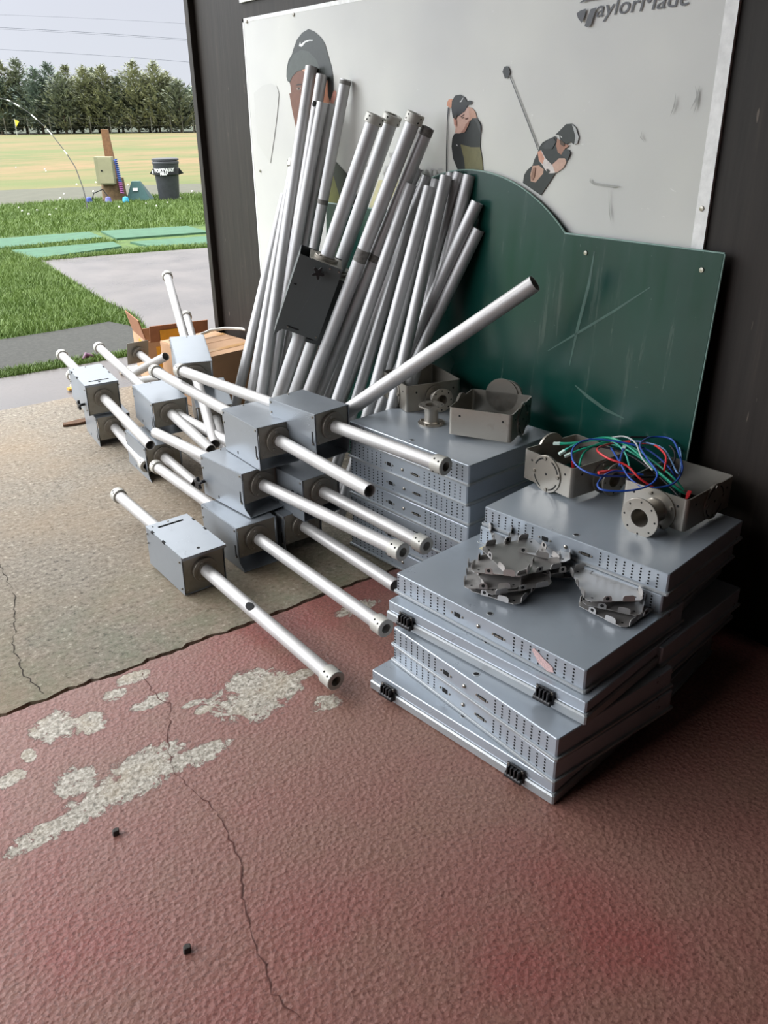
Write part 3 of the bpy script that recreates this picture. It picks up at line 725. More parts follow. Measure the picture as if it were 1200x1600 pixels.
# plate-ended pole
d0, d1 = at(216, 551, 4.75), at(262, 590, 4.55)
pe = loose_pole(d0, d1, .021, 'short pole with a square plate and flange on its far end', M['pole'])
mb = MB(); mb.box((-.004, 0, 0), (.003, .13, .13)); mb.build('end_plate', M['plate'], pe, bevel=.001)
mb = MB(); mb.lathe((-.002, 0, 0), (1, 0, 0), [(.036, 0), (.036, .02), (.022, .02)], 28); mb.build('flange', M['flange'], pe)
loose_pole(at(214, 596, 4.62), at(252, 590, 4.35), .022, 'pale pole stub lying behind the collar of the top bracket pole', M['pole'])
loose_pole(at(835.5, 443, 2.66), at(515, 660.7, 3.16), .0275, 'long pole propped diagonally across the green board', M['pole'])

# ------------------------------------------------------------------ poles leaning against the wall
def foot(tp, lp, Xf):
    n = ray(*tp).cross(ray(*lp)); return Vector((Xf, (n.z * EYE - n.x * Xf) / n.y, 0))
G1 = 'tall poles leaning on the poster'; G2 = 'shorter poles leaning on the green board'
LP = [
 ((446, 304), (379, 590), 2.17, 1.72, .0255, 0, G1, 'leftmost leaning pole, reaching only halfway up the poster', (), ()),
 ((460.5, 250), (398, 590), 2.19, 1.74, .024, 1, G1, 'second leaning pole from the left, collar peeping out behind the tallest pole', (), ()),
 ((487, 105), (413, 590), 2.185, 1.70, .027, 0, G1, 'tallest leaning pole, covering the middle of the printed face', (), ()),
 ((503, 117), (427, 590), 2.18, 1.76, .024, 0, G1, 'second tallest leaning pole, just right of the tallest', ((.12, 60, .012),), ()),
 ((504, 160), (434, 540), 2.14, 1.78, .024, 0, G1, 'leaning pole below the printed ear, left one of two level tops', (), ()),
 ((516, 163), (453, 520), 2.185, 1.84, .023, 0, G1, 'leaning pole below the printed ear with a notched top, right of its level neighbour', (), ()),
 ((540.5, 124), (455, 580), 2.18, 1.88, .0235, 0, G1, 'leaning pole with a dark worn rim standing clear right of the printed face', (), ((.005, .02), (.48, .50))),
 ((650, 178), (488, 602), 2.09, 1.66, .027, 1, G1, 'leaning pole with collar and grey tape band, nearest the small printed golfer', (), ((.52, .57),)),
 ((669, 199), (500, 612), 2.14, 1.72, .0245, 0, G1, 'leaning pole with dirty rim beside the collared one with tape', (), ((.0, .03), (.5, .53))),
 ((642, 288), (532, 612), 2.09, 1.62, .0235, 0, G2, 'leftmost of the shorter leaning poles, cut square below the faint lettering', (), ()),
 ((660, 283), (565, 600), 2.185, 1.72, .0225, 0, G2, 'shorter leaning pole, second from the left', (), ()),
 ((671, 292), (588, 600), 2.11, 1.66, .0225, 0, G2, 'shorter leaning pole with a round hole in its left side near the top', ((.11, 200, .014),), ()),
 ((697, 276), (622, 600), 2.13, 1.64, .023, 0, G2, 'shorter leaning pole with a half-round notch in its left side', ((.15, 200, .016),), ()),
 ((668, 275), (545, 600), 2.185, 1.82, .0225, 0, G2, 'shorter leaning pole in the back row showing an open end under the letter M', (), ()),
 ((683, 281), (600, 600), 2.185, 1.80, .0225, 0, G2, 'shorter leaning pole in the back row between the holed and the notched pole', (), ()),
 ((706, 271), (640, 600), 2.185, 1.82, .0225, 0, G2, 'shorter leaning pole showing a dark open ring just right of the printed club', (), ()),
 ((718, 270), (632, 560), 2.185, 1.80, .0225, 0, G2, 'shorter leaning pole at the left edge of the green board peak', (), ()),
 ((734, 274), (655, 560), 2.185, 1.84, .0235, 0, G2, 'shorter leaning pole in front of the green board peak', (), ()),
 ((746, 316), (614, 600), 2.165, 1.74, .0235, 0, G2, 'open ended leaning pole standing out right against the green board, upper of two', (), ()),
 ((748, 358), (632, 600), 2.165, 1.78, .023, 0, G2, 'rightmost and lowest leaning pole against the green board', (), ()),
 ((652, 262), (514, 612), 2.17, 1.78, .0225, 0, G2, 'leaning pole mostly hidden behind the taped collared one', (), ()),
]
for tp, lp, Xt, Xf, r, c, g, l, hs, bs in LP:
    loose_pole(onx(*tp, Xt), foot(tp, lp, Xf) + Vector((0, 0, .012)), r, l, None, bool(c), False, 'leaning_pole', g, bs, holes=hs)
def leaning_unit(tp, lp, Xt, Xf, tpx, label, roll, name='leaning_bracket_pole', **k):
    a_ = onx(*tp, Xt); b_ = foot(tp, lp, Xf) + Vector((0, 0, .012)); best = min(((EYEP + ray(*tpx) * 0) is not None, 0) for _ in (0,))
    # parameter along the pole where it passes the given height in the photo
    L = (b_ - a_).length; tt = 0; bd = 1e9
    for i in range(400):
        q_ = a_.lerp(b_, i / 399); v = q_ - EYEP; z = v.dot(FW); py = 800 - CAM_F * v.dot(UP) / z
        if abs(py - tpx[1]) < bd: bd = abs(py - tpx[1]); tt = L * i / 399
    return pole_unit(a_, b_, tt, label, 'shell', name=name, roll=roll, r=.0285, mat=M['pole_dull'], hmat=M['housing_dark'], collar_r=.037, nearcol=False, group='leaning bracket poles', scale=1.12, **k)
leaning_unit((587, 180), (440, 610), 2.04, 1.60, (500, 460), 'leaning bracket pole whose dark grey housing shows a black star knob', R(170), curve=True, knobs=((-HL * .42, -1, -.02),))
leaning_unit((614, 180), (472, 585), 2.14, 1.80, (525, 475), 'second leaning bracket pole with its housing half hidden behind the first', R(150), curve=False)

# ------------------------------------------------------------------ cabinets
CL, CW, CT = .626, .462, .065
def profile_box(mb, L, W, prof, rr=.003):
    loops = []
    for o, z in prof:
        x, y = L / 2 + o, W / 2 + o; c = .004; pts = []
        for sx, sy in ((1, 1), (-1, 1), (-1, -1), (1, -1)):
            a_ = (sx * (x - c), sy * y); b_ = (sx * x, sy * (y - c))
            if sx * sy > 0: pts += [b_, a_]
            else: pts += [a_, b_]
        loops.append([Vector((px_, py_, z)) for px_, py_ in pts])
    for k_ in range(len(loops) - 1): mb.loops([loops[k_], loops[k_ + 1]], k_ == 0, k_ == len(loops) - 2, False)
def latch(parent, x, y, z, s=1):
    root = empty('latch', (x, y, z)); root.parent = parent
    mb = MB(); mb.box((0, -.002, 0), (.052, .004, .040)); root2 = mb.build('latch', M['blk'], parent, bevel=.0015); root2.location = (x, y, z)
    bpy.data.objects.remove(root)
    mb = MB()
    for i in range(4): mb.box((-.016 + i * .0107, -.010, .0035), (.0045, .014, .026))
    mb.box((0, -.007, .012), (.040, .006, .005)); mb.build('rib', M['blk'], root2, bevel=.001)
    mb = MB(); mb.sweep([(-.024, -.010, -.012), (.024, -.010, -.012)], .0085, 12); mb.build('roller', M['blk'], root2)
    for xx in (-.021, .021):
        mb = MB(); mb.lathe((xx, -.004, .014), (0, -1, 0), [(.0042, 0), (.0036, .002), (.002, .002), (.002, .0008), (.0004, .0008)], 10); mb.build('bolt', M['bolt'], root2)
    return root2
def cabinet(x, y, z, yaw, kind, label, group, L=CL, W=CW, T=CT, detail=True, extra=True):
    root = empty('display_cabinet', (x, y, z), label, 'cabinet', group); root.rotation_euler = (0, 0, yaw)
    mb = MB()
    if kind == 'perf':
        profile_box(mb, L, W, [(-.004, 0), (-.004, .009), (-.006, .010), (-.006, T - .002), (-.008, T)])
        mb.build('cover', M['cab'], root)
        mb = MB(); profile_box(mb, L, W, [(-.0005, 0.001), (.0005, .002), (.0005, .0075), (-.0015, .009)]); mb.build('rim', M['cab_rim'], root)
    else:
        profile_box(mb, L, W, [(-.003, 0), (-.003, T * .44), (-.005, T * .50), (-.001, T * .56), (-.001, T - .002), (-.003, T)])
        mb.build('cover', M['cab'], root)
        mb = MB(); profile_box(mb, L, W, [(.000, .001), (.004, .004), (.004, T * .40), (.0, T * .46)]); mb.build('rim', M['cab_rim'], root)
    if detail:
        if kind == 'perf':
            yf = -W / 2 + .0055
            x0 = -L / 2
            rows = 5 if T > .06 else 4
            for f0, n in ((.022, 8), (.665, 8)):
                mb = MB()
                for i in range(n):
                    for j in range(rows):
                        cx = x0 + L * f0 + i * L * .0395; cz = .0145 + j * (T - .022) / (rows - .6)
                        mb.lathe((cx, yf + .0003, cz), (0, -1, 0), [(.0029, 0), (.0029, .0004), (.0003, .0004)], 7)
                mb.build('vent_holes', M['hole'], root)
            for fx, kd in ((.37, 0), (.485, 1), (.59, 2)):
                px_ = x0 + L * fx; mb = MB()
                if kd == 1: mb.lathe((px_, yf, T * .5), (0, -1, 0), [(.006, 0), (.0055, .003), (.003, .005), (.0005, .0052)], 12); mb.build('port', M['bolt'], root)
                else:
                    mb.box((px_, yf - .0004, T * .5), (.020 if kd == 0 else .028, .001, .013 if kd == 0 else .009)); po = mb.build('port', M['hole'], root)
                    mb = MB()
                    for s in (-1, 1): mb.lathe((px_ + s * .019, yf, T * .5), (0, -1, 0), [(.0035, 0), (.003, .002), (.0004, .0025)], 8)
                    if kd: mb.box((px_, yf - .001, T * .5), (.022, .002, .004))
                    mb.build('connector', M['bolt'], po)
        else:
            latch(root, -L / 2 + L * .12, -W / 2 - .004, T * .52); latch(root, L / 2 - L * .17, -W / 2 - .004, T * .52)
    if extra:
        mb = MB(); mb.lathe((L * .005, -W / 2 + .035, T), (0, 0, 1), [(.010, 0), (.0095, .0008), (.007, .0009)], 16); mb.build('grommet', M['cab_rim'], root)
        mb = MB(); mb.lathe((L * .005, -W / 2 + .035, T + .0005), (0, 0, 1), [(.007, 0), (.0003, .0002)], 14); mb.build('screw_hole', M['hole'], root)
    return root

# front stack, five high. corner pixels of each left-hand face give the resting place
SG = 'cabinets in the front stack'
def place_from(pxl, pxr, z, L=CL, W=CW):
    a_ = onz(*pxl, z); b_ = onz(*pxr, z); d = (b_ - a_); d.z = 0; mid = (a_ + b_) / 2; yaw = math.atan2(d.y, d.x)
    nrm = Vector((-math.sin(yaw), math.cos(yaw), 0)); c = mid + nrm * (W / 2); return c.x, c.y, yaw, d.length
front = [((580, 1046), (866, 1225), .065, 'latch', 'bottom cabinet of the front stack, black latches, resting on the red floor'),
         ((610, 1004), (868, 1196), .127, 'perf', 'perforated cabinet second from the bottom of the front stack'),
         ((610, 979), (872, 1160), .190, 'perf', 'perforated cabinet in the middle of the front stack, under the upper latched one'),
         ((605, 937), (918, 1100), .254, 'latch', 'latched cabinet directly under the top of the front stack'),
         ((614.6, 895), (916.7, 1052), .318, 'perf', 'top cabinet of the front stack with steel plates and a pink sticker')]
ftops = []
for i, (pl, pr_, zt, kd, l) in enumerate(front):
    x, y, yaw, ln = place_from(pl, pr_, zt)
    z0 = ftops[-1][3] if ftops else 0.0
    o = cabinet(x, y, z0, yaw, kd, l, SG, T=zt - z0 - .0003, L=min(ln, .66))
    ftops.append((x, y, yaw, zt)); topc = o
mb = MB(); pts = []
for px_, py_ in ((.845, .72), (.855, .86), (.90, .62), (.95, .42), (.955, .22), (.93, .12), (.88, .3)):
    pts.append(Vector((-.313 + .626 * (px_ - .08), -CW / 2 + .0045, .064 * py_)))
mb.prism(pts, (0, -1, 0), .0004); lab(mb.build('sticker', simple('pink_sticker', srgb(196, 168, 166), .7, 0, 300, .35), topc), 'torn pink sticker')
mb = MB(); mb.box((-.24, .07, .0642), (.035, .028, .0004)); lab(mb.build('label_tag', simple('cream_label', srgb(206, 196, 160), .7, 0, 200, .3), topc), 'small cream label')

# rear stack by the pole pile
kA = .97
for i in range(7):
    T = .496 / 7; z0 = i * T
    dx = [-.012, .004, -.01, -.006, .002, 0, 0][i]; dy = [-.01, .008, -.012, -.01, .0, .003, 0][i]; dw = [.01, -.02, .015, 0, .01, -.008, 0][i]
    nm = ['bottom', 'second lowest', 'third lowest', 'fourth lowest', 'third from top', 'second from top', 'top'][i]
    cabinet(1.847 + dx, 2.129 + dy, z0, -1.476 + dw, 'perf', nm + ' cabinet of the rear stack behind the pole pile' + (', carrying two steel yokes' if i == 6 else ''), 'cabinets in the rear stack', L=.607, W=.448, T=T - .0003, extra=(i == 6))
# right stack by the wall
nmB = ['bottom cabinet of the right stack, in the dark by the wall', 'second lowest cabinet of the right stack', 'third lowest cabinet of the right stack', 'middle cabinet of the right stack, jutting out at its corner',
       'third from top cabinet of the right stack', 'cabinet just under the top of the right stack', 'top cabinet of the right stack, carrying yokes and a bundle of cables']
for i in range(7):
    T = .434 / 7; z0 = i * T
    dx = [-.07, -.06, -.02, -.03, -.04, -.012, 0][i]; dy = [-.02, .0, -.03, -.045, .02, .005, 0][i]; dw = [.05, .02, .0, -.03, .06, .01, 0][i]
    cabinet(1.845 + dx, 1.394 + dy, z0, -1.417 + dw, 'perf' if i != 4 else 'latch', nmB[i], 'cabinets in the right stack', L=.61, W=.45, T=T - .0003, extra=(i == 6), detail=(i > 3))
TA, TB, TC = .496, .434, .318

# ------------------------------------------------------------------ steel yokes
def yoke(x, y, z, yaw, L, W, Hh, label, lobes, spools, tiltp=0, tiltr=0):
    """lobes: (wall, offset along, centre height, radius); wall in 'xyXY' (x: y=-W/2 wall, X: y=+W/2, y: x=-L/2, Y: x=+L/2)"""
    root = empty('steel_yoke', (x, y, z), label, 'bracket', 'steel yokes on the cabinet stacks'); root.rotation_euler = (tiltr, tiltp, yaw)
    th = .004; c = .012
    def ring(o):
        pts = []
        for sx, sy in ((1, 1), (-1, 1), (-1, -1), (1, -1)):
            cx, cy = sx * (L / 2 - c), sy * (W / 2 - c); a0 = math.atan2(sy, sx) - math.pi / 4
            for i in range(5):
                an = a0 + math.pi / 2 * i / 4; pts.append(Vector((cx + (c - o) * math.cos(an), cy + (c - o) * math.sin(an), 0)))
        return pts
    A = ring(0); B = ring(th); mb = MB(); up_ = Vector((0, 0, Hh)); n = len(A)
    mb.loops([B, A, [p_ + up_ for p_ in A], [p_ + up_ for p_ in B], B], False, False, False)
    mb.build('frame', M['steel'], root)
    def wallframe(w):
        return {'x': (Vector((0, -W / 2, 0)), Vector((1, 0, 0)), Vector((0, -1, 0))), 'X': (Vector((0, W / 2, 0)), Vector((-1, 0, 0)), Vector((0, 1, 0))),
                'y': (Vector((-L / 2, 0, 0)), Vector((0, -1, 0)), Vector((-1, 0, 0))), 'Y': (Vector((L / 2, 0, 0)), Vector((0, 1, 0)), Vector((1, 0, 0)))}[w]
    for w, off, hz, r in lobes:
        o_, u, n_ = wallframe(w); cpt = o_ + u * off + Vector((0, 0, hz)) - n_ * .001
        mb = MB(); mb.lathe(cpt, n_, [(r, 0), (r, .004), (r * .985, .005), (.0005, .005)], 40)
        mb.lathe(cpt, n_, [(.0005, -.003), (r, -.003), (r, 0)], 40)
        lo = mb.build('pivot_disc', M['steel'], root)
        mb = MB()
        for k_ in range(4):
            a0 = math.pi / 2 * k_ + .3; pin = []; pout = []
            for i in range(7):
                an = a0 + .85 * i / 6; dd = u * math.cos(an) + Vector((0, 0, 1)) * math.sin(an)
                pin.append(cpt + n_ * .0055 + dd * r * .80); pout.append(cpt + n_ * .0055 + dd * r * .88)
            mb.add(pin + pout, [(i, i + 1, 7 + i + 1, 7 + i) for i in range(6)])
        mb.build('slot', M['hole'], lo)
        for an in (.1, 1.7, 3.2, 4.8):
            dd = u * math.cos(an) + Vector((0, 0, 1)) * math.sin(an); mb = MB()
            mb.lathe(cpt + n_ * .005 + dd * r * .84, n_, [(.0065, 0), (.006, .004), (.0005, .0045)], 6, smooth=False); mb.build('bolt', M['flange'], lo)
        mb = MB(); mb.lathe(cpt + n_ * .005, n_, [(.0045, 0), (.0005, .0006)], 10); mb.build('pin_hole', M['hole'], lo)
    for w, off, hz, r, ln in spools:
        o_, u, n_ = wallframe(w); cpt = o_ + u * off + Vector((0, 0, hz))
        sp = spool_mesh(cpt, n_, r, ln, root)
    for w in 'xXyY':
        o_, u, n_ = wallframe(w); mb = MB()
        for q_ in (-.32, .36):
            cpt = o_ + u * (q_ * (L if w in 'xX' else W)) + Vector((0, 0, Hh * .72)) + n_ * .0002
            mb.lathe(cpt, n_, [(.004, 0), (.0004, .0004)], 10)
        mb.build('drill_hole', M['hole'], root)
    return root
def spool_mesh(p, n_, r, ln, parent):
    mb = MB()
    mb.lathe(p, n_, [(r * .5, 0), (r * 1.05, 0), (r * 1.05, .005), (r * .62, .005), (r * .56, .010), (r * .54, ln * .5), (r * .56, ln - .010), (r * .62, ln - .005), (r, ln - .005), (r, ln - .001), (r * .98, ln), (r * .46, ln), (r * .46, 0.0)], 40)
    o = mb.build('spool', M['steel'], parent); lab(o, 'round flanged spool')
    a = Vector(n_).normalized(); t_ = Vector((0, 0, 1)) if abs(a.z) < .9 else Vector((1, 0, 0)); u = a.cross(t_).normalized(); w_ = a.cross(u)
    for i in range(8):
        mb = MB(); an = 2 * math.pi * i / 8; mb.lathe(Vector(p) + a * (ln + .0002) + (u * math.cos(an) + w_ * math.sin(an)) * r * .82, a, [(.0032, 0), (.0003, .0003)], 8)
        mb.build('drill_hole', M['hole'], o)
    for i in range(4):
        an = 2 * math.pi * i / 4 + .4; mb = MB(); mb.lathe(Vector(p) + a * .005 + (u * math.cos(an) + w_ * math.sin(an)) * r * .86, a, [(.006, 0), (.006, .005), (.0005, .0055)], 6, smooth=False); mb.build('bolt', M['flange'], o)
    return o
yoke(1.958, 2.436, TA + .001, -.24, .224, .239, .100, 'steel yoke frame at the back of the rear stack, spool facing forward', [('y', 0, .045, .060), ('X', .0, .085, .055)], [('x', .01, .045, .045, .05)])
yoke(1.93, 2.01, TA + .012, -1.08, .224, .232, .096, 'steel yoke frame at the front corner of the rear stack', [('Y', .0, .048, .058), ('X', .0, .085, .06), ('y', .0, .062, .05)], [('X', -.02, .085, .052, .02)])
yoke(1.925, 1.62, TB + .012, -.038, .2315, .21, .097, 'steel yoke frame under the left end of the cable bundle, slotted disc outward', [('y', .0, .046, .060), ('X', .0, .07, .055)], [('x', .03, .040, .052, .04)], )
yoke(2.005, 1.292, TB + .010, .10, .255, .205, .097, 'steel yoke frame nearest the wall with a large round spool in front', [('x', .02, .05, .055)], [('y', .01, .040, .058, .085)])
# loose spool standing on the rear stack
lp_ = empty('flange_spool', (1.82, 2.20, TA), 'loose flanged steel spool standing upright between the two rear yokes', 'bracket')
spool_mesh((0, 0, 0), (0, 0, 1), .046, .07, lp_)

# ------------------------------------------------------------------ cables
def cable(pts, r, mat, name, label, plug=None, plug2=None, group='network cables piled in the right yokes'):
    root_p = [Vector(p_) for p_ in pts]
    cu = []
    n = len(root_p)
    for i in range(n - 1):
        p0, p1, p2, p3 = root_p[max(i - 1, 0)], root_p[i], root_p[i + 1], root_p[min(i + 2, n - 1)]
        for k_ in range(8):
            t = k_ / 8; t2 = t * t; t3 = t2 * t
            cu.append(.5 * ((2 * p1) + (-p0 + p2) * t + (2 * p0 - 5 * p1 + 4 * p2 - p3) * t2 + (-p0 + 3 * p1 - 3 * p2 + p3) * t3))
    cu.append(root_p[-1])
    base = root_p[0]; root = empty(name, base, label, 'cable', group)
    mb = MB(); mb.sweep([p_ - base for p_ in cu], r, 8); mb.build('sheath', mat, root)
    for pl, a_, b_ in ((plug, cu[0], cu[2]), (plug2, cu[-1], cu[-3])):
        if pl:
            d = (a_ - b_).normalized(); fr = frame(a_ - base, d); mb = MB()
            vs = Matrix(fr); mb.box((0, 0, 0), (.022, .011, .008)); mb.v = [tuple(fr @ Vector(v)) for v in mb.v]; mb.build('plug', pl, root, bevel=.001)
            mb = MB(); mb.box((-.014, 0, 0), (.014, .008, .007)); mb.v = [tuple(fr @ Vector(v)) for v in mb.v]; mb.build('boot', mat, root, bevel=.001)
    return root
CG = simple('cable_green', srgb(28, 150, 118), .35); CB = simple('cable_blue', srgb(34, 74, 160), .35); CR = simple('cable_red', srgb(206, 48, 52), .35)
CK = simple('cable_black', srgb(22, 22, 26), .4); CWH = simple('cable_grey', srgb(170, 170, 168), .4); CT_ = simple('cable_teal', srgb(70, 180, 160), .35)
PLUG = simple('clear_plug', srgb(205, 225, 215), .2)
def cz(px, py, z): return onz(px, py, z)
ZT = TB + .10
cable([cz(870, 693, ZT + .02), cz(900, 692, ZT + .03), cz(950, 684, ZT + .05), cz(985, 700, ZT + .05), cz(1020, 730, ZT + .02), cz(1060, 765, ZT - .03), cz(1075, 772, ZT - .05)], .0042, CG, 'network_cable', 'thick green cable running the length of the bundle', PLUG)
cable([cz(878, 707, ZT + .005), cz(905, 692, ZT + .03), cz(950, 688, ZT + .045), cz(975, 705, ZT + .03), cz(985, 735, ZT)], .0030, CT_, 'network_cable', 'pale green cable curving over the left yoke', PLUG)
cable([cz(887, 711, ZT), cz(915, 700, ZT + .02), cz(955, 694, ZT + .03), cz(1000, 715, ZT + .03), cz(1050, 755, ZT)], .0032, CG, 'network_cable', 'green cable with its plug hanging into the left yoke', PLUG)
cable([cz(905, 728, ZT - .02), cz(915, 705, ZT + .01), cz(950, 690, ZT + .03), cz(990, 700, ZT + .03), cz(1045, 740, ZT + .01), cz(1068, 765, ZT - .03)], .0034, CG, 'network_cable', 'dark green cable dropping between the yoke walls')
cable([cz(985, 744, ZT + .0), cz(930, 742, ZT + .03), cz(898, 724, ZT + .04), cz(896, 700, ZT + .05), cz(920, 687, ZT + .06), cz(965, 690, ZT + .06), cz(1010, 702, ZT + .05), cz(1045, 730, ZT + .02), cz(1060, 755, ZT - .02)], .0030, CB, 'network_cable', 'blue cable making the big loop at the left of the bundle')
cable([cz(1005, 742, ZT + .01), cz(960, 736, ZT + .02), cz(936, 752, ZT + .02), cz(940, 765, ZT + .02), cz(980, 767, ZT + .02), cz(1015, 758, ZT + .03), cz(1027, 740, ZT + .05), cz(1010, 715, ZT + .06), cz(1000, 695, ZT + .06), cz(1018, 683, ZT + .05), cz(1050, 687, ZT + .05), cz(1063, 715, ZT + .04)], .0030, CB, 'network_cable', 'blue cable looping down in front of the spool')
cable([cz(1063, 715, ZT + .03), cz(1066, 735, ZT + .02), cz(1050, 757, ZT), cz(1010, 762, ZT), cz(985, 748, ZT + .01), cz(970, 725, ZT + .03), cz(955, 700, ZT + .04)], .0030, CB, 'network_cable', 'blue cable forming the right hand coil')
cable([cz(1040, 692, ZT + .03), cz(1062, 700, ZT + .03), cz(1060, 740, ZT + .02), cz(1035, 700, ZT + .05), cz(985, 688, ZT + .05)], .0026, simple('cable_pale_blue', srgb(120, 160, 210), .35), 'network_cable', 'pale blue cable at the right of the coil')
cable([cz(985, 690, ZT + .05), cz(955, 693, ZT + .04), cz(933, 702, ZT + .05), cz(950, 716, ZT + .05), cz(980, 728, ZT + .04), cz(1003, 750, ZT + .01), cz(1040, 772, ZT - .03), cz(1068, 782, ZT - .05), cz(1076, 772, ZT - .04)], .0034, CR, 'network_cable', 'red cable sweeping from the left loop down into the right yoke', None, CR)
cable([cz(940, 738, ZT + .01), cz(960, 735, ZT + .01), cz(975, 738, ZT), cz(995, 742, ZT - .01)], .0034, CR, 'network_cable', 'short red cable end with a bright plug in the middle', CR)
cable([cz(1000, 692, ZT + .03), cz(1022, 695, ZT + .05), cz(1040, 712, ZT + .05), cz(1038, 735, ZT + .03)], .0034, CR, 'network_cable', 'red cable arching inside the blue coil')
cable([cz(895, 726, ZT - .02), cz(897, 735, ZT - .04), cz(905, 740, ZT - .06)], .0034, CR, 'network_cable', 'red cable end lying inside the left yoke', CR)
cable([cz(955, 684, ZT + .04), cz(975, 682, ZT + .06), cz(993, 692, ZT + .06), cz(1003, 715, ZT + .05), cz(1020, 735, ZT + .03)], .0028, CWH, 'network_cable', 'grey cable arching over the top of the bundle')
cable([cz(905, 700, ZT + .01), cz(940, 698, ZT + .02), cz(985, 712, ZT + .01), cz(1030, 745, ZT - .01), cz(1060, 775, ZT - .04)], .0040, CK, 'network_cable', 'black cable under the green ones')
cable([cz(985, 683, ZT + .03), cz(1030, 686, ZT + .03), cz(1055, 710, ZT + .02), cz(1035, 742, ZT), cz(975, 745, ZT)], .0036, CK, 'network_cable', 'black cable coiled at the back of the bundle')
cable([cz(975, 700, ZT + .05), cz(970, 715, ZT + .05), cz(968, 728, ZT + .04)], .0032, CB, 'network_cable', 'short blue cable end with a clear plug pointing up', PLUG)

# ------------------------------------------------------------------ sheet steel plates
def plate_proto(label, mat):
    root = empty('steel_plate', (0, 0, 0), label, 'plate', 'bent steel plates on the front stack')
    a, b, th = .182, .150, .0018
    mb = MB(); c = .012
    pts = [Vector(q_) for q_ in ((-a / 2 + c, -b / 2, 0), (a / 2 - c, -b / 2, 0), (a / 2, -b / 2 + c, 0), (a / 2, b / 2 - c, 0), (a / 2 - c, b / 2, 0), (-a / 2 + c, b / 2, 0), (-a / 2, b / 2 - c, 0), (-a / 2, -b / 2 + c, 0))]
    mb.prism(pts, (0, 0, 1), th); mb.build('sheet', mat, root)
    mb = MB()
    for sx in (-.8, .8):
        for sy in (-.75, .75): mb.lathe((sx * a / 2, sy * b / 2, th), (0, 0, 1), [(.0035, 0), (.0003, .0003)], 8)
    mb.build('drill_hole', M['hole'], root)
    def tab(cx, cy, ux, uy, w, h, hole):
        u = Vector((ux, uy, 0)); n_ = Vector((uy, -ux, 0)); tp = []
        for i in range(7):
            an = math.pi * i / 6; tp.append(Vector((cx, cy, h - .008)) + u * (w / 2 - .008) * (1 if math.cos(an) > 0 else -1) + u * .008 * math.cos(an) + Vector((0, 0, 1)) * .008 * math.sin(an))
        pts = [Vector((cx, cy, 0)) + u * w / 2] + tp + [Vector((cx, cy, 0)) - u * w / 2]
        mb = MB(); mb.prism(pts, n_, th); tb = mb.build('tab', mat, root)
        if hole:
            mb = MB()
            for s in (-.0004, th + .0004): mb.lathe(Vector((cx, cy, h * .55)) + n_ * s, n_, [(.005, 0), (.0003, .0001)], 12)
            mb.build('drill_hole', M['hole'], tb)
    for i, (fx, w, hl_) in enumerate(((-.30, .034, 0), (.02, .022, 1), (.32, .034, 0))):
        tab(fx * a, -b / 2, 1, 0, w, .019, hl_); tab(fx * a, b / 2, -1, 0, w, .019, hl_)
    for fy, w, hl_ in ((-.22, .032, 0), (.15, .022, 1)):
        tab(-a / 2, fy * b, 0, -1, w, .018, hl_); tab(a / 2, fy * b, 0, 1, w, .018, hl_)
    return root
first = plate_proto('worn steel plate with bent tabs', M['sheet'])
P = [ # px, py of centre, height above stack, yaw, tilt x, tilt y, flipped, label
 (792, 914, .004, .35, .0, .03, 'lowest steel plate at the front of the left pile'),
 (772, 898, .026, .75, -.16, .08, 'steel plate sticking out furthest left of the pile'),
 (800, 897, .040, -.45, .22, -.10, 'steel plate with a reddish tab in the left pile'),
 (790, 880, .060, .55, -.15, .14, 'steel plate near the top left of the pile, tabs up'),
 (815, 872, .075, -.15, .20, .12, 'topmost broad steel plate of the left pile, dull face up'),
 (845, 872, .020, .9, .12, -.20, 'steel plate at the back right of the left pile'),
 (850, 862, .050, .70, -.28, .10, 'steel plate standing on edge at the back of the left pile'),
 (880, 874, .006, .25, .10, .04, 'steel plate bridging between the left pile and the right pile'),
 (862, 878, .030, 1.3, .05, .22, 'steel plate under the ridge of the left pile'),
 (808, 850, .030, 1.0, .28, -.12, 'steel plate at the back left beside the small label'),
 (835, 852, .062, .65, .15, .2, 'steel plate with two punched tabs at the rear top of the pile'),
 (968, 945, .004, .10, .04, .0, 'lowest steel plate of the right group, its edge facing the corner'),
 (962, 928, .024, .55, .04, -.02, 'middle steel plate of the right group'),
 (946, 915, .044, .98, .02, .05, 'bright flat steel plate on top of the right group'),
]
for i, (px_, py_, h, yw_, tx, ty, l) in enumerate(P):
    o = first if i == 0 else copy_tree(first)
    q_ = onz(px_, py_, TC + h); o.location = q_ + Vector((0, 0, .003)); o.rotation_euler = (tx * .7, ty * .7, yw_); tag(o, l)

# ------------------------------------------------------------------ cartons, hose and litter at the back
def carton(name, x, y, z, yaw, L, W, Hh, label):
    root = empty(name, (x, y, z), label, 'box'); root.rotation_euler = (0, 0, yaw)
    mb = MB(); mb.box((0, 0, Hh / 2), (L, W, Hh)); mb.build('body', M['card'], root, bevel=.003)
    for s in (-1, 1):
        mb = MB(); mb.box((0, s * W * .252, Hh + .002), (L - .004, W * .49, .003)); mb.build('flap', M['card'], root)
    for q in (-.30, .25):
        mb = MB(); mb.box((0, W * q, Hh + .0045), (L * 1.001, .045, .0012)); lab(mb.build('tape', M['tape_dull'], root), 'tan parcel tape')
    return root
cb = carton('cardboard_box', 2.0, 4.40, 0, R(8), .36, .52, .33, 'closed brown cardboard box against the wall behind the poles')
mb = MB(); mb.box((-.181, .0, .17), (.001, .16, .12)); lab(mb.build('paper_label', simple('grey_paper', srgb(190, 180, 168), .7), cb), 'faded paper label')
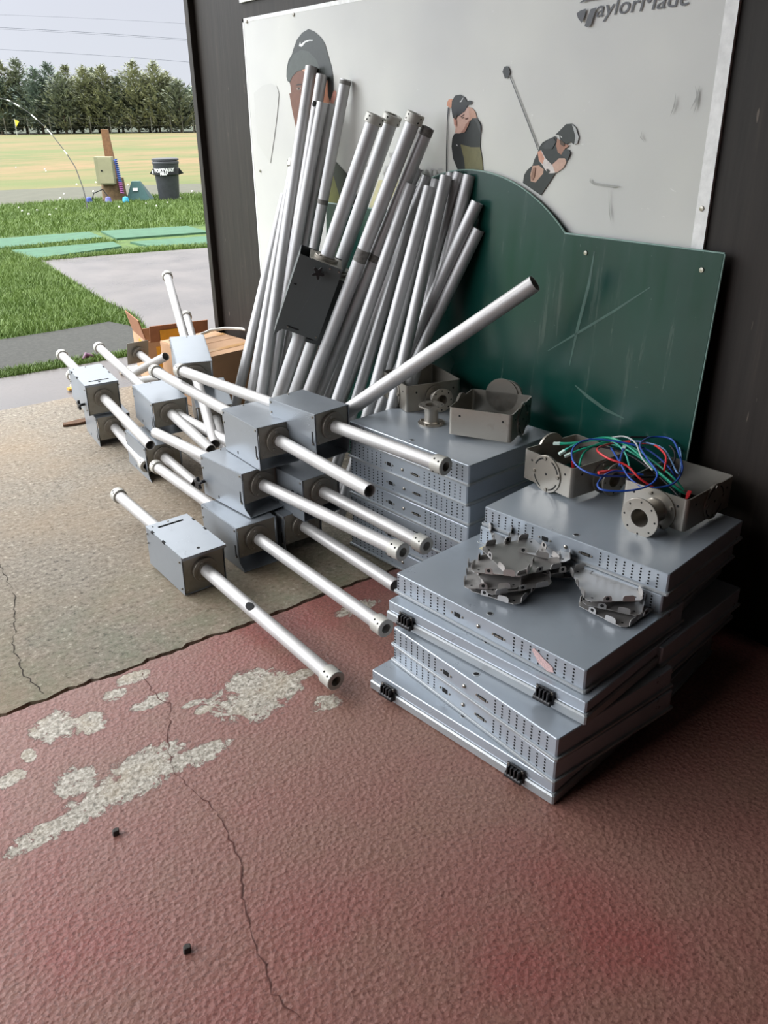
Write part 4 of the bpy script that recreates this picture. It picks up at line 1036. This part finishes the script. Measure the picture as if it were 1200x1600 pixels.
oc = empty('open_carton', (2.02, 5.02, 0), 'open cardboard carton with yellow tape and raised flaps behind the tilted pole', 'box'); oc.rotation_euler = (0, 0, R(-8))
mb = MB()
for s in (-1, 1):
    mb.box((s * .20, 0, .14), (.006, .36, .28)); mb.box((0, s * .18, .14), (.40, .006, .28))
mb.box((0, 0, .004), (.4, .36, .006)); mb.build('body', M['card'], oc)
mb = MB(); mb.box((-.215, 0, .34), (.006, .34, .14), Matrix.Rotation(R(-14), 3, 'Y')); f1 = mb.build('flap', M['card_dark'], oc)
mb = MB(); mb.box((.0, -.19, .32), (.36, .006, .11), Matrix.Rotation(R(12), 3, 'X')); mb.build('flap', M['card_dark'], oc)
mb = MB(); mb.box((-.02, -.197, .31), (.20, .004, .07), Matrix.Rotation(R(12), 3, 'X')); mb.box((-.205, -.05, .2), (.004, .12, .12)); mb.box((-.05, -.185, .18), (.2, .004, .13)); lab(mb.build('tape', M['tape'], oc), 'shiny yellow brown tape')
mb = MB(); hp_ = [onz(313, 523, .36), onz(330, 516, .37), onz(352, 513, .375), onz(378, 514, .375), onz(400, 519, .37), onz(415, 528, .37)]
mb.sweep(hp_, .009, 10); tag(mb.build('hose', M['white']), 'curved white plastic pipe lying on the closed cardboard box', 'pipe')
def litter(px_, py_, pts, h, mat, name, label, cat):
    c_ = onz(px_, py_); mb = MB(); mb.prism([Vector((x, y, 0)) for x, y in pts], (0, 0, 1), h); o = mb.build(name, mat, bevel=.002); o.location = (c_.x, c_.y, 0.0); tag(o, label, cat); return o
litter(126, 660, [(-.10, -.02), (-.02, -.035), (.10, -.02), (.12, .02), (.0, .03), (-.09, .015)], .012, simple('rotten_wood', srgb(92, 66, 46), .9, 0, 40, .4), 'wood_scrap', 'flat brown scrap of rotten wood on the concrete', 'wood')
gl = empty('work_glove', onz(124, 605), 'crumpled yellow and white rubber glove on wet concrete by the left housing', 'glove')
mb = MB(); mb.sweep([(-.05, 0, .012), (0, .01, .018), (.06, 0, .014)], [.014, .024, .016], 12); mb.build('palm', simple('glove_white', srgb(226, 206, 176), .6), gl)
for k_ in range(3):
    mb = MB(); mb.sweep([(-.04, -.012 - .014 * k_, .010), (-.08, -.02 - .016 * k_, .010)], [.009, .007], 8); mb.build('finger', simple('glove_yellow', srgb(214, 160, 70), .6), gl)
fl = empty('crumpled_wrapper', onz(137, 562), 'small dark purple and white wrapper on the grass edge', 'litter')
mb = MB(); mb.sweep([(-.03, 0, .01), (0, .02, .03), (.03, 0, .02), (.05, .02, .012)], [.008, .02, .014, .004], 7); mb.build('foil', simple('purple_foil', srgb(88, 50, 74), .4, 0, 60, .5), fl)
litter(213, 578, [(-.12, -.04), (.14, -.05), (.15, .03), (-.1, .05)], .02, simple('pale_board', srgb(214, 196, 168), .8), 'wood_board', 'pale offcut of board behind the short pole', 'wood')
for (px_, py_), l in (((181, 1304), 'dark stone chip on the red floor below the peeled paint'), ((292, 1487), 'dark stone chip on the red floor near the bottom of the photo')):
    c_ = onz(px_, py_); mb = MB(); mb.prism([Vector((-.008, -.005, 0)), Vector((.006, -.007, 0)), Vector((.009, .003, 0)), (Vector((.0, .008, 0))), Vector((-.007, .004, 0))], (.15, .1, 1), .013)
    o = mb.build('stone_chip', simple('stone', srgb(58, 54, 50), .8, 0, 80, .4), bevel=.002); o.location = (c_.x, c_.y, .0005); tag(o, l, 'stone', 'stone chips on the floor')

# ------------------------------------------------------------------ outdoors: bin, electric post, sandwich sign, whip, balls, flags
bq = onz(265, 312); bn = empty('litter_bin', (bq.x, bq.y, -.01), 'black plastic litter bin with white painted lettering out on the range', 'bin'); bn.rotation_euler = (0, 0, YAW * -1)
M['binm'] = simple('bin_plastic', srgb(52, 54, 58), .5, 0, 12, .2)
mb = MB(); mb.lathe((0, 0, 0), (0, 0, 1), [(.19, 0), (.20, .02), (.235, .50), (.25, .66), (.25, .68), (.262, .685), (.262, .715), (.255, .73), (.25, .735), (.235, .72), (.18, .05), (.001, .04)], 40)
mb.build('drum', M['binm'], bn)
mb = MB(); mb.lathe((0, 0, 0), (0, 0, 1), [(.252, .745), (.265, .75), (.262, .775), (.24, .785), (.001, .79)], 40); mb.build('bin_lid', M['binm'], bn)
mb = MB(); mb.lathe((0, 0, 0), (0, 0, 1), [(.262, .48), (.275, .49), (.268, .60), (.254, .61)], 12); mb.build('bag_skirt', simple('bin_bag', srgb(30, 30, 32), .35, 0, 30, .3), bn)
for s in (-1, 1):
    mb = MB(); mb.prism([Vector((s * .26, 0, .60)), Vector((s * .34, 0, .50)), Vector((s * .25, 0, .48))], (0, 1, 0), .01); mb.build('bag_corner', simple('bin_bag', srgb(30, 30, 32), .35, 0, 30, .3), bn)
def curved_text(body, r, z, size, mat, parent, a0):
    cu = bpy.data.curves.new('lettering', 'FONT'); cu.body = body; cu.size = size; cu.offset = .006; cu.align_x = 'CENTER'
    tmp = bpy.data.objects.new('lettering', cu); COL.objects.link(tmp)
    me = bpy.data.meshes.new_from_object(tmp.evaluated_get(bpy.context.evaluated_depsgraph_get())); bpy.data.objects.remove(tmp)
    for v in me.vertices:
        an = -math.pi / 2 + v.co.x / r + a0; v.co = Vector((r * math.cos(an), r * math.sin(an), z + v.co.y + v.co.x * .04))
    me.materials.append(mat); o = bpy.data.objects.new('lettering', me); COL.objects.link(o); o.parent = parent
WPT = simple('white_paint', srgb(225, 225, 225), .6)
curved_text('PORTWAY', .280, .545, .085, WPT, bn, .05); curved_text('MILLS', .281, .490, .062, WPT, bn, .05)
mb = MB(); mb.box((-.235, -.16, .54), (.03, .01, .06)); mb.build('paint_mark', WPT, bn)

pq = onz(178, 314); ep = empty('electric_post', (pq.x, pq.y, -.02), 'wooden post stump with a cream electric box on a tapering timber', 'post'); ep.rotation_euler = (0, 0, -YAW)
M['timber'] = simple('weathered_timber', srgb(128, 92, 64), .85, 0, 20, .25, .3, 40)
mb = MB(); mb.lathe((0.02, .03, 0), (0, 0, 1), [(.26, 0), (.24, .1), (.22, .45), (.001, .46)], 20); mb.build('stump', simple('bark', srgb(104, 84, 60), .95, 0, 16, .35, .6, 30), ep)
mb = MB(); mb.prism([Vector((-.06, .05, .3)), Vector((.14, .05, .3)), Vector((.045, .05, 1.32)), Vector((-.08, .05, 1.33))], (0, 1, 0), .09); mb.build('timber', M['timber'], ep)
eb = MB(); eb.box((-.02, -.22, .60), (.34, .16, .50)); ebo = eb.build('electric_box', simple('box_cream', srgb(150, 148, 118), .5, 0, 8, .06), ep, bevel=.006)
mb = MB(); mb.box((.015, -.305, .60), (.27, .008, .46)); mb.build('box_door', simple('box_cream_door', srgb(156, 152, 122), .5, 0, 8, .06), ebo, bevel=.003)
mb = MB(); mb.cyl((-.06, -.31, .60), (-.06, -.322, .60), .016, 12); mb.build('lock', M['blk'], ebo)
hs = []
for i in range(90):
    t = i / 89; hs.append(Vector((.20 + .05 * t + .03 * math.cos(i * 1.2), -.20 + .03 * math.sin(i * 1.2), .80 - .62 * t)))
mb = MB(); mb.sweep(hs[:60], .012, 6); mb.build('coiled_hose', simple('hose_blue', srgb(60, 90, 170), .4), ep)
mb = MB(); mb.sweep(hs[58:], .014, 6); mb.build('coiled_hose', simple('hose_purple', srgb(160, 90, 150), .4), ep)
for x, c_ in ((-.36, srgb(50, 70, 150)), (.02, srgb(110, 110, 170)), (.36, srgb(60, 170, 210))):
    mb = MB(); mb.lathe((x, -.42, .02), (0, 0, 1), [(.05, 0), (.065, .03), (.05, .10), (.001, .12)], 14); mb.build('plug_socket', simple('socket_blue', c_, .5), ep)
mb = MB(); mb.sweep([(-.3, -.40, .10), (-.26, -.38, .2), (-.1, -.3, .26), (0, -.3, .1), (.02, -.4, .1)], .012, 6); mb.build('lead', M['blk'], ep)
sq = onz(217, 313); sg = empty('ball_ramp', (sq.x, sq.y, 0), 'teal triangular plastic stand with a white sticker beside the post', 'stand'); sg.rotation_euler = (0, 0, -YAW)
mb = MB(); mb.add([(-.22, -.12, 0), (.28, -.12, 0), (.28, .2, 0), (-.22, .2, 0), (-.10, -.02, .36), (.06, -.02, .36), (.06, .08, .36), (-.10, .08, .36)], [(0, 1, 5, 4), (1, 2, 6, 5), (2, 3, 7, 6), (3, 0, 4, 7), (4, 5, 6, 7), (0, 3, 2, 1)])
mb.build('body', simple('teal_plastic', srgb(48, 88, 86), .5), sg, bevel=.008)
mb = MB(); mb.box((-.02, -.093, .21), (.10, .004, .06), Matrix.Rotation(R(-16), 3, 'X')); lab(mb.build('sticker', M['white'], sg), 'small white sticker')

wq = onz(137, 328); wd = pr_depth = (wq - EYEP).dot(FW)
wp = [(137, 328), (134, 312), (130, 295), (124, 278), (118, 262), (106, 243), (98, 232), (84, 214), (70, 198), (60, 189), (45, 176), (33, 168), (18, 159), (8, 155), (-6, 152)]
pts = [at(x, y, wd) for x, y in wp]; pts[0].z = 0
wr = empty('whip_cane', pts[0], 'thin bent cane with white tape bands arching over the grass', 'cane')
mb = MB(); mb.sweep([p_ - pts[0] for p_ in pts], [.011 - .006 * i / 14 for i in range(15)], 6); mb.build('rod', simple('dark_cane', srgb(70, 70, 66), .6), wr)
for i, j in ((9, 10), (11, 12), (12, 13), (5, 6), (7, 8)):
    a_ = pts[i] - pts[0]; b_ = pts[j] - pts[0]; mb = MB(); mb.sweep([a_.lerp(b_, .15), a_.lerp(b_, .75)], .012 if i > 8 else .010, 6); mb.build('tape_band', M['white'], wr)

gballs = [(100, 304), (94, 311), (35, 331), (30, 326), (200, 290), (245, 323), (228, 319), (150, 286), (70, 265), (25, 262), (146, 300), (282, 311), (72, 268), (210, 292), (186, 325), (120, 289), (58, 330), (88, 328), (45, 336), (78, 337), (300, 300), (262, 318)]
gm = simple('ball_yellow', srgb(226, 222, 140), .4); gw = simple('ball_white', srgb(236, 236, 226), .4)
ball = None
for i, (px_, py_) in enumerate(gballs):
    c_ = onz(px_, py_)
    if ball is None:
        mb = MB(); mb.lathe((0, 0, 0), (0, 0, 1), [(.001, -.0213)] + [(.0213 * math.cos(R(a_)), .0213 * math.sin(R(a_))) for a_ in range(-75, 90, 15)] + [(.001, .0213)], 16); ball = o = mb.build('golf_ball', gw)
    else: o = ball.copy(); COL.objects.link(o)
    s_ = 1.0 ; o.location = (c_.x, c_.y, .012)
    where = 'on the gravel path' if 286 <= py_ <= 303 else ('on the mown field' if py_ < 286 else 'in the grass band')
    side = 'left photo edge' if px_ < 50 else ('bent cane' if px_ < 140 else ('wooden post' if px_ < 215 else 'black bin'))
    dup_ = sum(1 for q_ in gballs[:i] if abs(q_[0] - px_) < 45 and (q_[1] < 286) == (py_ < 286))
    words = ['nearest the camera', 'next nearest', 'third nearest', 'fourth nearest', 'fifth nearest', 'sixth nearest', 'seventh nearest', 'eighth nearest']
    zone = lambda q_: (286 <= q_[1] <= 303, q_[1] < 286, 0 if q_[0] < 50 else 1 if q_[0] < 140 else 2 if q_[0] < 215 else 3)
    rank = sorted([q_ for q_ in gballs if zone(q_) == zone((px_, py_))], key=lambda q_: -q_[1]).index((px_, py_))
    tag(o, 'golf ball %s by the %s, %s' % (where, side, words[rank]), 'ball', 'golf balls on the range')
fm = simple('flag_yellow', srgb(226, 206, 70), .7); fp_ = simple('flag_pole', srgb(200, 200, 190), .6)
for (px_, py_), hh, cm_, l in (((13, 205.5), 1.0, M['white'], 'white flag at the far edge of the range'), ((27, 210), 1.3, fm, 'yellow flag at the far left of the range')):
    d_ = 70; b_ = onz(px_, py_ + 2); d_ = (b_ - EYEP).dot(FW); s_ = d_ / 95
    fr_ = empty('golf_flag', (b_.x, b_.y, 0), l, 'flag'); fr_.rotation_euler = (0, 0, -YAW)
    mb = MB(); mb.cyl((0, 0, 0), (0, 0, 1.6 * s_ * 1.1), .03, 8); mb.build('flag_pole', fp_, fr_)
    mb = MB(); mb.prism([Vector((0, 0, 1.7 * s_)), Vector((.5 * s_, 0, 1.45 * s_)), Vector((.1 * s_, 0, .95 * s_)), Vector((0, 0, 1.0 * s_))], (0, 1, 0), .02); mb.build('cloth', cm_, fr_)

# grass tufts as real blades
def inpoly(x, y, P_):
    c_ = False; j = len(P_) - 1
    for i in range(len(P_)):
        if (P_[i][1] > y) != (P_[j][1] > y) and x < (P_[j][0] - P_[i][0]) * (y - P_[i][1]) / (P_[j][1] - P_[i][1]) + P_[i][0]: c_ = not c_
        j = i
    return c_
def grass(name, pxs, n, h, w, label, z=-.02):
    P_ = [tuple(onz(x, y)[:2]) for x, y in pxs]; xs = [p_[0] for p_ in P_]; ys = [p_[1] for p_ in P_]
    vs = []; fs = []; k_ = 0
    while k_ < n:
        x = random.uniform(min(xs), max(xs)); y = random.uniform(min(ys), max(ys))
        if not inpoly(x, y, P_): continue
        a_ = random.uniform(0, 6.283); hh = h * random.uniform(.5, 1.3); ln = hh * random.uniform(.2, .9); b_ = random.uniform(0, 6.283)
        ux, uy = math.cos(a_) * w, math.sin(a_) * w; lx, ly = math.cos(b_) * ln, math.sin(b_) * ln; o = len(vs)
        vs += [(x - ux, y - uy, z), (x + ux, y + uy, z), (x + ux * .7 + lx * .4, y + uy * .7 + ly * .4, z + hh * .6), (x - ux * .7 + lx * .4, y - uy * .7 + ly * .4, z + hh * .6), (x + lx, y + ly, z + hh)]
        fs += [(o, o + 1, o + 2, o + 3), (o + 3, o + 2, o + 4)]; k_ += 1
    mb = MB(); mb.add(vs, fs); o = mb.build(name, M['blade']); tag(o, label, 'grass', kind='stuff'); return o
def blade_mat():
    a = N('grass_blades'); n = a.noise(1.2, 4, .6); n2 = a.noise(40, 2)
    c = a.mix(n2, a.ramp(n, [(.35, srgb(66, 88, 26)), (.65, srgb(98, 118, 48))]), srgb(96, 122, 50)); return a.set(c, .6)
M['blade'] = blade_mat()
grass('grass', [(-70, 388), (0, 388), (55, 404), (62, 406), (110, 436), (165, 470), (212, 492), (237, 522), (236, 526), (205, 507), (170, 500), (90, 514), (0, 528), (-70, 532)], 26000, .055, .0035, 'bright green clover and grass patch left of the wet apron')
grass('grass', [(-70, 322), (0, 321), (100, 313), (240, 305), (345, 301), (345, 350), (293, 351), (150, 359), (0, 370), (-70, 374)], 26000, .07, .006, 'band of green grass between the turf mats and the path')
grass('grass', [(-70, 588), (0, 578), (100, 562), (240, 543), (240, 548), (110, 572), (0, 590), (-70, 600)], 5000, .04, .003, 'thin strip of weeds along the edge of the wet concrete')
grass('grass', [(60, 404), (236, 386), (345, 380), (345, 384), (240, 391), (62, 408)], 4000, .05, .004, 'grass growing over the front edge of the turf mats')
grass('grass', [(0, 386), (160, 371), (190, 376), (18, 390)], 1500, .04, .005, 'grass strip between the front and back turf mats on the left')

# fence in front of the trees
M['fpost'] = simple('fence_post', srgb(88, 88, 76), .9)
fn = empty('field_fence', (0, 0, 0), 'wire mesh fence on wooden posts in front of the trees', 'fence')
fy = onz(150, 206.5); fdir = (onz(320, 204) - onz(0, 208)).normalized(); f0 = onz(-60, 208.8)
tops = []
for px_ in (-30, 10, 46, 80, 112, 143, 174, 206, 238, 268, 286, 303, 330):
    b_ = onz(px_, 208 - px_ * 4 / 320); b_ = EYEP + (b_ - EYEP) * (92 / (b_ - EYEP).dot(FW)); b_.z = 0
    mb = MB(); mb.cyl((b_.x, b_.y, -.05), (b_.x, b_.y, 1.7), .05, 8); mb.build('fence_post', M['fpost'], fn); tops.append(b_)
mb = MB()
for z in (.3, .7, 1.1, 1.5):
    for a_, b_ in zip(tops, tops[1:]): mb.sweep([a_ + Vector((0, 0, z)), b_ + Vector((0, 0, z))], .006, 4)
mb.build('wire', M['fpost'], fn)

# dark strip laid over the turf under the trees
q0, q1 = at(-120, 207, 93), at(420, 203, 93); q2, q3 = at(420, 203, 160), at(-120, 207, 160)
mb = MB(); mb.add([(q.x, q.y, -.015) for q in (q0, q1, q2, q3)], [(0, 1, 2, 3)]); struct(mb.build('ground', simple('dark_tree_ground', srgb(52, 60, 40), .95, 0, .5, .3)))
# trees
def leaf_mat(name, c0, c1):
    a = N(name); n = a.noise(.9, 4, .6); c = a.ramp(n, [(.3, c0), (.7, c1)]); return a.set(c, .85)
LM = [leaf_mat('hazy_conifer_green', srgb(96, 106, 92), srgb(156, 162, 138)), leaf_mat('hazy_conifer_olive', srgb(108, 116, 92), srgb(168, 170, 138)), leaf_mat('hazy_conifer_blue', srgb(90, 106, 98), srgb(138, 150, 134))]  # leaf colours paled and greyed to paint in the distance haze
M['bark'] = simple('trunk_bark', srgb(86, 76, 62), .95)
def tree(px_, top_y, D, wid, kind, label, style='conifer'):
    b_ = at(px_, 206, D); x, y = b_.x, b_.y; tp = at(px_, top_y, D).z; root = empty('conifer_tree' if style == 'conifer' else 'broadleaf_tree', (x, y, -.05), label, 'tree', 'trees beyond the range')
    mb = MB(); mb.cyl((0, 0, 0), (0, 0, tp * .9), .16, 8, .03); mb.build('trunk', M['bark'], root)
    vs = []; fs = []
    def leaf(c_, u, v):
        o = len(vs); vs.extend([tuple(c_ - u * .5), tuple(c_ + v * .5), tuple(c_ + u), tuple(c_ - v * .5)]); fs.append((o, o + 1, o + 2, o + 3))
    rng = random.Random(int(px_ * 7 + 3))
    if style == 'conifer':
        nb = 340
        for i in range(nb):
            h = rng.random(); z = .1 + h * (tp - .25); rad = 1.45 * wid * min(1, (1 - h) * 1.7) ** .8 * rng.uniform(.55, 1.1) * (1 - .25 * h) + .2; an = rng.uniform(0, 6.283)
            d = Vector((math.cos(an), math.sin(an), rng.uniform(.15, .5))).normalized(); s_ = d.cross(Vector((0, 0, 1))).normalized()
            nl = max(3, int(rad * 4.5))
            for k_ in range(nl):
                t = (k_ + rng.random()) / nl; p_ = Vector((0, 0, z)) + d * rad * (.25 + .8 * t) + Vector((rng.uniform(-.15, .15), rng.uniform(-.15, .15), rng.uniform(-.2, .12) + .25 * t * t))
                sz = rng.uniform(.28, .55) * (1.15 - .5 * t)
                dd = (d + s_ * rng.uniform(-.9, .9) + Vector((0, 0, rng.uniform(-.3, .6)))).normalized(); vv = dd.cross(Vector((rng.uniform(-.5, .5), rng.uniform(-.5, .5), 1))).normalized()
                leaf(p_, dd * sz, vv * sz * .5)
        for k_ in range(14): leaf(Vector((rng.uniform(-.08, .08), rng.uniform(-.08, .08), tp - .05 * k_)), Vector((rng.uniform(-.2, .2), rng.uniform(-.2, .2), .35)), Vector((.12, .08, 0)))
    else:
        for i in range(1500):
            a_ = rng.uniform(0, 6.283); e = rng.uniform(-.4, 1.57); rr = rng.uniform(.75, 1.05)
            p_ = Vector((math.cos(a_) * math.cos(e) * wid * rr, math.sin(a_) * math.cos(e) * wid * rr, tp * .45 + math.sin(e) * tp * .55 * rr)); p_.z = max(.3, p_.z)
            d = Vector((rng.uniform(-1, 1), rng.uniform(-1, 1), rng.uniform(-1, 1))).normalized(); v = d.cross(Vector((0, 0, 1))).normalized(); s_ = rng.uniform(.25, .5)
            leaf(p_, d * s_, v * s_ * .7)
    mb = MB(); mb.add(vs, fs); mb.build('foliage', LM[kind], root)
    return root
TR = [(-14, 104, 97, 2.6, 1), (4, 110, 95, 2.4, 2), (19, 99, 96, 2.6, 1), (43, 95, 97, 2.7, 0), (68, 108, 95, 2.6, 2), (90, 101, 96, 2.4, 2), (104, 116, 94, 2.2, 0), (116, 105, 97, 2.3, 1), (142, 106, 95, 2.6, 1), (156, 110, 97, 2.2, 0), (171, 105, 95, 2.5, 1),
      (193, 122, 96, 2.4, 2), (218, 99, 95, 2.7, 1), (235, 116, 97, 2.4, 0), (250, 99, 95, 2.6, 1), (268, 114, 96, 2.6, 1), (284, 126, 94, 2.4, 0)]
for i, (px_, ty_, D, wd_, kd) in enumerate(TR):
    l = ['first', 'second', 'third', 'fourth', 'fifth', 'sixth', 'seventh', 'eighth', 'ninth', 'tenth', 'eleventh', 'twelfth', 'thirteenth', 'fourteenth', 'fifteenth', 'sixteenth', 'seventeenth'][i]
    tree(px_, ty_, D, wd_, kd, 'tall %s conifer, %s from the left in the tree row behind the fence' % (['dark green', 'olive green', 'bluish green'][kd], l))
for px_, ty_, D, wd_, l in ((304, 140, 98, 2.6, 'rounded paler tree at the right end of the row, left one of two'), (322, 142, 97, 2.6, 'rounded tree half hidden by the dark wall at the end of the row'), (186, 150, 99, 3.0, 'rounded tree filling the dip between the conifers behind the post'), (60, 135, 99, 3.2, 'rounded dark tree behind the left conifers'), (130, 140, 99, 3.0, 'rounded dark tree behind the middle conifers'), (245, 140, 99, 3.2, 'rounded dark tree behind the right conifers'), (0, 140, 99, 3.2, 'rounded dark tree at the far left edge')):
    tree(px_, ty_, D, wd_, 2, l, 'broad')
M['wire'] = simple('power_wire', srgb(92, 97, 108), .95)
for k_, (y0, y1, dd, rr) in enumerate(((43, 62.5, 190, .055), (77, 98, 190, .05), (23, 38, 190, .03), (45.5, 65, 190, .03), (119, 137, 190, .05))):
    pts = []
    for i in range(13):
        x = -60 + 400 * i / 12; y = y0 + (y1 - y0) * (x / 310) + 2.0 * ((x - 150) / 200) ** 2 - 1; pts.append(at(x, y, dd))
    mb = MB(); mb.sweep(pts, rr * .75, 5)
    tag(mb.build('power_line', M['wire']), ['upper thick overhead wire of the close pair', 'overhead wire just above the treetops', 'faint topmost overhead wire', 'lower thin overhead wire of the close pair', 'lowest overhead wire, seen only beside the wall above the trees'][k_], 'wire', 'overhead wires across the sky')
